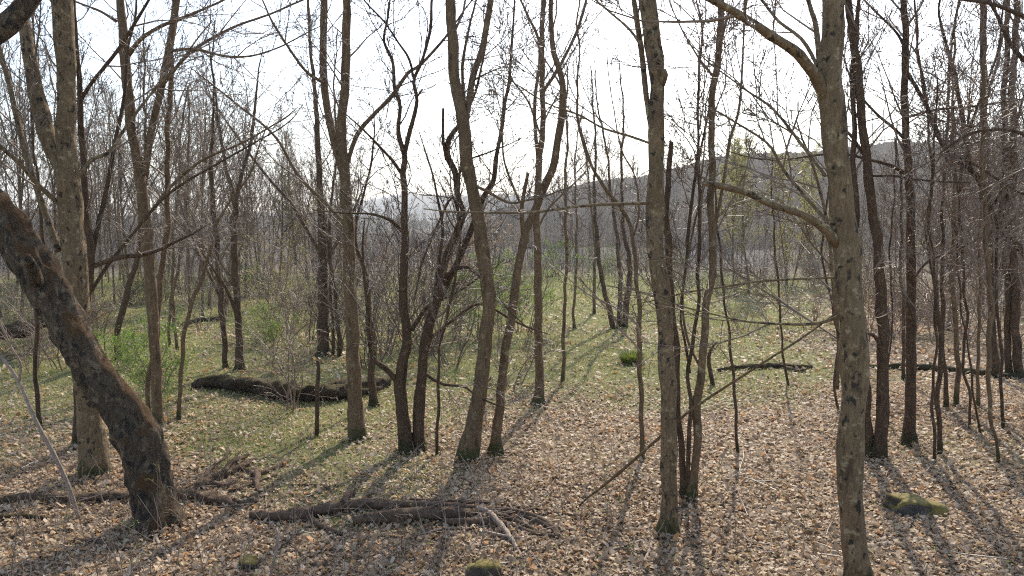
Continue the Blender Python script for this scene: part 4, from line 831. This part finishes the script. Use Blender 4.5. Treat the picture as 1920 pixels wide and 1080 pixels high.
for i, (lb, pts, mt) in enumerate([
    ('short stub branch jutting from the end of the uppermost log', [(770, 945, 8, .04), (800, 950, 9, .05), (850, 950, 8, .05), (915, 950, 6, .03), (945, 948, 4)], 'log'),
    ('long slim branch curving down past the pale bleached stick', [(920, 970, 8, .05), (950, 980, 9, .05), (985, 992, 8, .03), (1015, 1003, 7), (1045, 1008, 5)], 'log'),
    ('hooked end of a branch at the tip of the log heap', [(930, 965, 9, .06), (980, 972, 9, .05), (1020, 985, 9, .04), (1036, 995, 8, .03), (1055, 1015, 8), (1062, 1025, 6)], 'log'),
    ('thin pale stick lying under the thick dark log', [(790, 1003, 3), (815, 997, 4), (838, 992, 4), (880, 992, 3), (930, 984, 3)], 'pale'),
    ('thin stick lying flat below the pale bleached stick', [(918, 1034, 3), (960, 1031, 4), (1000, 1033, 4), (1020, 1036, 3)], 'log'),
    ('thin stick lying diagonally below the log heap tip', [(945, 1060, 3), (970, 1045, 3), (990, 1030, 3), (1012, 1008, 3)], 'pale'),
    ('brown stick lying flat in front of the rotten log remains', [(530, 1035, 3), (590, 1033, 4), (650, 1034, 4), (720, 1037, 3)], 'log'),
    ('crooked stick lying below the snapped pale twig', [(525, 1010, 5), (550, 1025, 5), (575, 1050, 5), (600, 1068, 4)], 'log'),
    ('pale stick lying beside the foot of the blotched trunk', [(1110, 1050, 3), (1140, 1035, 4), (1180, 1022, 4), (1230, 1006, 3)], 'pale'),
    ('forked pale root stick in front of the blotched trunk', [(1195, 1075, 4), (1215, 1040, 5), (1225, 1010, 5), (1232, 990, 4)], 'pale'),
    ('slim stick running from the leaning trunk foot to the bottom edge', [(250, 960, 5, .05), (275, 990, 6, .04), (300, 1025, 6), (335, 1085, 5)], 'pale'),
    ('long stick lying towards the heap from the far leaves', [(1115, 1010, 3), (1150, 996, 4), (1200, 985, 4), (1235, 975, 3)], 'log'),
    ('grey stick in the leaves at the near side of the stone', [(1560, 985, 3), (1620, 945, 4), (1665, 935, 3)], 'pale'),
    ('dark stick across the bottom corner weeds', [(20, 1010, 5), (70, 1002, 6), (130, 995, 5)], 'log'),
    ('low dark branch beside the dead pole foot', [(0, 975, 9), (40, 972, 10), (90, 976, 8)], 'mosslog')]):
    fallen('fallen_branch', lb, pts, mt, 430+i, .9, 8, cat='branch')
# leaning poles: from the ground up to what they rest on
def pole(label, pts, mt, seed, name='leaning_pole', forks=()):
    b0 = gp(pts[0][0], pts[0][1]); P, R = [], []
    for (px, py, w, Y) in pts:
        q = at(px, py, b0[1]+Y); P.append(q); R.append(w*.5*mpp(q))
    a, b = resample(P, R, step=.06); root = thing(name, b0, label, 'branch')
    obj('stick', stem_mesh('stick', a, b, 9, M[mt], b0, seed, .06), root)
    for fk in forks:
        P, R = [], []
        for (px, py, w, Y) in fk:
            q = at(px, py, b0[1]+Y); P.append(q); R.append(w*.5*mpp(q))
        a, b = resample(P, R, step=.06); obj('branch', stem_mesh('branch', a, b, 7, M[mt], b0, seed+1, .06), root)
    return root
Y14 = gp(1614, 1105)[1]; Ya = gp(1085, 950)[1]
pole('long thin pole leaning from the leaves up against the big front trunk', [(1083, 952, 3, 0), (1100, 935, 4, -.1), (1130, 912, 5, -.25), (1180, 870, 6, -.5), (1240, 817, 5.5, -.85), (1300, 766, 5, -1.1), (1400, 700, 4.5, -1.7), (1500, 636, 4, -2.2), (1568, 587, 3, (Y14-Ya)*.92)], 'smooth', 420)
pole('thin curved dead pole rising from the weeds at the edge beside the leaning trunk', [(147, 972, 7, 0), (131, 917, 7, .05), (100, 850, 8, .1), (65, 785, 7, .1), (35, 715, 6, .2), (0, 668, 6, .3), (-40, 640, 5, .5)], 'pale', 421, forks=[[(36, 716, 5, .2), (38, 682, 5, .1), (20, 650, 4, 0), (0, 605, 4, -.1), (-20, 560, 3, -.2)]])
pole('pale snapped twig standing in the leaves at the front', [(505, 1090, 6, 0), (514, 1050, 6, 0), (521, 1010, 6, .05), (518, 990, 4, .1)], 'pale', 422)
pole('bent pale twig propped against the log heap', [(900, 1025, 3, 0), (907, 1000, 3, .05), (906, 980, 3, .1), (899, 962, 3, .2)], 'pale', 423)
# brush pile at the left
def brush():
    r = random.Random(77); b = gp(40, 668); root = thing('brush_pile', b, 'dark tangled heap of dead branches beyond the leaning mossy trunk', 'brush pile')
    P = [at(-120, 640, b[1]+.6), at(-40, 625, b[1]+.4), at(20, 622, b[1]+.2), at(70, 606, b[1]), at(120, 590, b[1]-.3)]
    a, c = resample(P, [.30, .28, .24, .18, .08], n=40)
    obj('log', stem_mesh('log', a, c, 14, M['mosslog'], b, 5, .2), root)
    T = Tubes()
    twigs(T, r, [tuple(v) for v in a], [float(v) for v in c], 34, .05, .99, 2.2, 3, (.5, 1.4), .22, -.02, .005, None, (5, 4))
    for _ in range(26):
        x = b[0]+r.uniform(-2.4, 2.6); y = b[1]+r.uniform(-1, 1.2)
        P = shoot(r, (x, y, gz(x, y)), nrm((r.gauss(0, 1), r.gauss(0, .6), r.uniform(.2, .9))), r.uniform(.8, 2), 7, .2, -.04)
        T.add(P, [.02, .018, .016, .013, .01, .008, .005], 4); twigs(T, r, P, [.02]*7, 4, .3, .95, .6, 2, (.5, 1), .2, 0, .004)
    obj('branches', T.mesh('branches', M['twigdark'], b), root)
brush()
# stones
clear = []
def stone(label, px, py, sx, sy, sz, seed, sink=.3):
    b = gp(px, py); g = np.random.default_rng(seed)
    nt_, npz = 40, 22; th = np.linspace(0, 2*np.pi, nt_, endpoint=False); ph = np.linspace(0, np.pi, npz)
    TH, PH = np.meshgrid(th, ph); d = np.stack([np.sin(PH)*np.cos(TH), np.sin(PH)*np.sin(TH), np.cos(PH)], -1)
    q = np.sign(d)*np.abs(d)**.62; rr = np.ones(TH.shape)
    for _ in range(16):
        v = g.normal(size=3); v *= g.uniform(1.5, 7)/np.linalg.norm(v); rr += .20/np.linalg.norm(v)*np.sin(d@v*1.0+g.uniform(0, 6.3))
    V = (q*rr[..., None]*np.array([sx, sy, sz])).reshape(-1, 3); V[:, 2] += sz*(1-sink*2)*.9
    V[:, 2] += V[:, 0]*-.12
    i = np.arange(npz-1)[:, None]*nt_; j = np.arange(nt_)[None]; j2 = (j+1) % nt_
    o = obj('stone', mesh_np('stone', V, [np.stack([i+j, i+nt_+j, i+nt_+j2, i+j2], -1).reshape(-1, 4)], M['stone']), label=label, category='stone')
    o.location = b
    for q in (-.5, 0, .5): clear.append((b[0]+q*sx, b[1], min(sx, sy)*.85))
stone('rounded moss covered stone lying alone in the dry leaves', 1712, 956, .42, .27, .135, 5, .2)
stone('half buried stone capped with yellow moss below the log heap', 908, 1080, .17, .13, .11, 8, .2)
stone('small dark mossy stone half sunk in leaves at the front', 466, 1062, .10, .08, .07, 9, .3)
# green tussock
def tussock(label, px, py, num, h, sp, seed):
    b = gp(px, py); g = np.random.default_rng(seed); a = g.uniform(0, 6.3, num); q = g.random(num)**.5*sp
    p = np.column_stack([np.cos(a)*q, np.sin(a)*q, np.zeros(num)]); d = np.column_stack([np.cos(a)*q/sp*.6, np.sin(a)*q/sp*.6, np.ones(num)])+g.normal(0, .15, (num, 3))
    l = h*g.uniform(.6, 1.1, (num, 1)); s = np.column_stack([-np.sin(a), np.cos(a), np.zeros(num)])*.008
    m = p+d*l*.6; t = m+d*l*.4+np.column_stack([np.cos(a), np.sin(a), -np.ones(num)*.4])*l*.25
    V = np.stack([p-s, p+s, m+s*.8, m-s*.8, t], 1).reshape(-1, 3); i = np.arange(num)[:, None]*5
    o = obj('grass_tussock', mesh_np('tussock', V, [i+np.array([[0, 1, 2, 3]]), i+np.array([[3, 2, 4]])], M['grass'], {'v': np.repeat(g.random(num)*.42, 5)}, False), label=label, category='grass')
    o.location = b
tussock('single bright green grass tussock in the meadow beside the thin pale sapling', 1184, 682, 900, .34, .24, 3)
# thin rods and sprouts in the front weeds
rods = [(185, 1085, 150, 'reddish'), (250, 1090, 130, 'budding'), (300, 1010, 130, 'budding'), (330, 1075, 180, 'reddish'), (385, 1088, 210, 'reddish'), (445, 1092, 240, 'reddish'), (560, 1085, 160, 'reddish'), (628, 1060, 130, 'grey'),
        (690, 1065, 110, 'grey'), (755, 1045, 100, 'grey'), (60, 1060, 150, 'grey'), (115, 1080, 170, 'budding'), (20, 1085, 160, 'grey'), (1055, 965, 70, 'grey'), (1150, 985, 130, 'budding'), (1165, 1000, 120, 'budding')]
where = ['between the crooked dark branch and the frame bottom', 'below the foot of the leaning trunk', 'against the very foot of the leaning trunk', 'just past the leaning trunk foot at the bottom', 'beside the rotten log remains', 'tallest in front of the rotten log remains', 'beside the snapped pale twig', 'in front of the near end of the log heap', 'in front of the thick dark log', 'close under the middle of the log heap',
         'near the foot of the curved dead pole', 'beside the curved dead pole towards the bottom', 'at the lower corner of the view', 'behind the tip of the log heap', 'behind the blotched trunk foot, shorter of a pair', 'close to the blotched trunk foot, taller of a pair']
for i, ((px, py, hp, kind), wh) in enumerate(zip(rods, where)):
    r = random.Random(500+i); b = gp(px, py); h = hp*mpp(b)
    root = thing('seedling', b, f'thin {kind} seedling rod {wh}', 'seedling', 'seedling rods in the weeds')
    P = shoot(r, (b[0], b[1], b[2]-.05), nrm((r.gauss(0, .12), r.gauss(0, .1), 1)), h, 8, .07, .02); R = [.0055-.0004*j for j in range(8)]
    T = Tubes(); T.add(P, R, 5); obj('stem', T.mesh('stem', M['twigred' if kind == 'reddish' else 'twig'], b), root)
    T = Tubes(); e = []; twigs(T, r, P, R, 5, .3, .99, h*.35, 2, (.5, 1), .15, .05, .002, e, (5, 3)); obj('twigs', T.mesh('twigs', M['twigred'], b), root)
    if kind == 'budding': obj('foliage', leaves(e, .022, 'foliage', M['fresh'], b, i, .01, 1), root)

# ------------------------------------------------------------------ leaf litter, grass, twigs: nobody could count them
def scatter(y0, y1, dens, m=1.15, seed=0, pad=1.2):
    g = np.random.default_rng(seed)
    A = .64*(y1*y1-y0*y0)*m+2*pad*(y1-y0); n = int(A*dens)
    y = np.sqrt(g.uniform(y0*y0, y1*y1, n)); x = g.uniform(-1, 1, n)*(.64*y*m+pad)
    return x, y, g
def litter():
    Vs, Fs, At, off = [], [], [], 0
    for (y0, y1, dn, sz, sd) in [(5.5, 12, 900, .050, 1), (12, 19, 520, .057, 2), (19, 30, 105, .095, 3), (30, 44, 34, .12, 4)]:
        x, y, g = scatter(y0, y1, dn, seed=sd)
        if sd < 4:
            for (fx, fy, fr) in feet:
                if y0-1 <= fy < y1+1 and fr > .05:
                    k_ = int(260*fr*(12/max(fy, 8))); an = g.uniform(0, 6.28, k_); dd = fr*1.1+np.abs(g.normal(0, .5*fr+.06, k_)); x = np.concatenate([x, fx+np.cos(an)*dd]); y = np.concatenate([y, fy+np.sin(an)*dd])
        keep = g.random(len(x)) > np.clip(green(x, y)*.74+.22*sstep(.1, .8, vnoise(x*1.7, y*1.7, 8)), 0, .95)
        for (ex, ey, er) in clear: keep &= ((x-ex)**2+(y-ey)**2) > er*er
        x, y = x[keep], y[keep]; n = len(x)
        L = sz*np.clip(np.exp(g.normal(-.1, .38, n)), .35, 1.9); Wd = L*g.uniform(.28, .45, n); a = g.uniform(0, 6.283, n)
        tilt = g.normal(0, .45, n); roll = g.normal(0, .45, n); fold = g.normal(.25, .35, n); curl = g.normal(.2, .45, n)
        z = np.zeros(n)
        # local leaf: u along, w across, h up
        U = np.array([-.5, -.12, .22, .5, -.12, .22]); Wv = np.array([0, 1, .75, 0, -1, -.75])
        u = L[:, None]*U; w = Wd[:, None]*Wv
        h = np.abs(w)*fold[:, None]+curl[:, None]*u*u/L[:, None]*1.6+u*np.tan(np.clip(tilt, -.9, .9))[:, None]*.7+w*np.tan(np.clip(roll, -.9, .9))[:, None]*.7
        c, s = np.cos(a)[:, None], np.sin(a)[:, None]
        X = x[:, None]+u*c-w*s; Yy = y[:, None]+u*s+w*c
        lift = np.zeros(n)
        for (fx, fy, fr) in feet:
            if y0-1 <= fy < y1+1: lift = np.maximum(lift, (.02+.22*fr)*sstep(fr*2.0+.10, fr*1.0, np.hypot(x-fx, y-fy))*g.random(n))
        Z = h-h.min(axis=1, keepdims=True)*.85+(gh(x, y)+lift)[:, None]+(g.random(n)**2*.022)[:, None]
        Vs.append(np.stack([X, Yy, Z], -1).reshape(-1, 3))
        i = np.arange(n)[:, None]*6+off
        Fs += [i+np.array([[0, 4, 1]]), i+np.array([[1, 4, 5, 2]]), i+np.array([[2, 5, 3]])]
        v = np.clip(g.normal(.48, .23, n)+.10*vnoise(x*.8, y*.8, 4)+.08*vnoise(x*2.7, y*2.7, 1), 0, .95); v[g.random(n) < .07] = 1.0
        At.append(np.repeat(v, 6)); off += n*6
    obj('leaf_litter', mesh_np('leaf_litter', np.concatenate(Vs), Fs, M['litter'], {'v': np.concatenate(At)}, False), kind='stuff', label='dry tan fallen leaves covering the forest floor', category='leaves')
litter()
def grass():
    Vs, At = [], []
    for (y0, y1, dn, h, w, sd) in [(6.5, 14, 520, .05, .005, 21), (13, 24, 260, .075, .0075, 22), (24, 36, 120, .11, .011, 23), (36, 60, 25, .2, .02, 24)]:
        x, y, g = scatter(y0, y1, dn, seed=sd)
        keep = g.random(len(x)) < (green(x, y)*1.05)**1.4
        x, y = x[keep], y[keep]; n = len(x)
        a = g.uniform(0, 6.28, n); l = h*g.uniform(.5, 1.3, n); b = g.uniform(.1, .8, n); z = gh(x, y)
        sx, sy = -np.sin(a)*w, np.cos(a)*w
        Vs.append(np.stack([np.column_stack([x-sx, y-sy, z]), np.column_stack([x+sx, y+sy, z]), np.column_stack([x+np.cos(a)*l*b, y+np.sin(a)*l*b, z+l])], 1).reshape(-1, 3))
        v = np.clip(g.normal(.48, .24, n)+.12*vnoise(x, y), 0, 1); v[g.random(n) < .12] = .95
        At.append(np.repeat(v, 3))
    V = np.concatenate(Vs)
    obj('meadow_grass', mesh_np('meadow_grass', V, [np.arange(len(V)).reshape(-1, 3)], M['grass'], {'v': np.concatenate(At)}, False), kind='stuff', label='short patchy green grass among the leaves and in the clearing', category='grass')
grass()
def dry_stalks():
    T = Tubes(); r = random.Random(9)
    for _ in range(1500):
        y = r.uniform(7, 12) if r.random() < .45 else r.uniform(12, 34); a = r.uniform(-.68, .68)
        if y < 12 and a > -.1 and r.random() < .8: continue
        x = a*y; z = gz(x, y)
        l = r.uniform(.15, .5); T.add(shoot(r, (x, y, z-.02), nrm((r.gauss(0, .3), r.gauss(0, .3), 1)), l, 4, .15, -.03), [.004, .0034, .0028, .002], 3)
    for _ in range(520):
        y = r.uniform(6.5, 22); x = r.uniform(-.68, .68)*y; z = gz(x, y)+.03
        a = r.uniform(0, 6.28); l = r.uniform(.2, .9)
        T.add(shoot(r, (x, y, z), (math.cos(a), math.sin(a), 0.02), l, 5, .12, 0), [.007, .006, .005, .004, .003], 4)
    obj('fallen_twigs', T.mesh('fallen_twigs', M['twigpale']), kind='stuff', label='loose fallen twigs and dry stalks strewn over the leaves', category='twigs')
dry_stalks()
def weeds():
    r = random.Random(19); T = Tubes(); e = []
    for _ in range(520):
        y = 7.2+8*r.random()**1.5; a = r.uniform(-.68, .22) if r.random() < .85 else r.uniform(.2, .68); x = a*y; z = gz(x, y); l = r.uniform(.12, .42)
        P = shoot(r, (x, y, z-.02), nrm((r.gauss(0, .2), r.gauss(0, .2), 1)), l, 5, .1, .02); T.add(P, [.0032, .003, .0026, .0022, .0016], 3)
        for q in P[2:]: e.append(q)
        for _k in range(r.choice([0, 1, 2])):
            q = r.choice(P[1:4]); B = shoot(r, q, side(r, (0, 0, 1), r.uniform(.5, 1)), l*.4, 3, .12, .05); T.add(B, [.0022, .002, .0014], 3); e += B[1:]
    e = [q for q in e if r.random() < .55]
    me = T.mesh('stems', M['twigred']); o = obj('weeds', None, kind='stuff', label='knee high budding weeds scattered over the leaves at the front', category='weeds')
    obj('stems', me, o, kind='stuff'); obj('foliage', leaves(e, .03, 'foliage', M['fresh'], (0, 0, 0), 4, .012, 1), o, kind='stuff')
weeds()
def tall_stalks():
    T = Tubes(); r = random.Random(29)
    for _ in range(300):
        y = r.uniform(6.8, 12.5); x = r.uniform(-.68, .0)*y if r.random() < .75 else r.uniform(0, .68)*y; z = gz(x, y)
        T.add(shoot(r, (x, y, z-.02), nrm((r.gauss(0, .35), r.gauss(0, .3), 1)), r.uniform(.25, .75), 6, .12, -.02), [.0055, .005, .0045, .004, .003, .002], 4)
    obj('dry_stalks', T.mesh('dry_stalks', M['twigpale']), kind='stuff', label='pale dry stalks standing among the leaves at the front', category='stalks')
tall_stalks()

# ------------------------------------------------------------------ the air
def haze():
    x, y0, y1, z0, z1 = 4400, -380, 5000, -8, 260
    V = [(sx*x, yy, zz) for zz in (z0, z1) for yy in (y0, y1) for sx in (-1, 1)]
    F = np.array([[0, 2, 3, 1], [4, 5, 7, 6], [0, 1, 5, 4], [2, 6, 7, 3], [0, 4, 6, 2], [1, 3, 7, 5]])
    m, nt, out = mat('air')
    v = nd(nt, 'ShaderNodeVolumePrincipled'); v.inputs['Color'].default_value = (.95, .97, 1, 1); v.inputs['Density'].default_value = .00034; v.inputs['Anisotropy'].default_value = .3
    nt.links.new(v.outputs[0], out.inputs['Volume'])
    obj('haze', mesh_np('haze', V, [F], m, smooth=False), kind='stuff', label='thin pale haze in the air over the valley', category='haze')
haze()
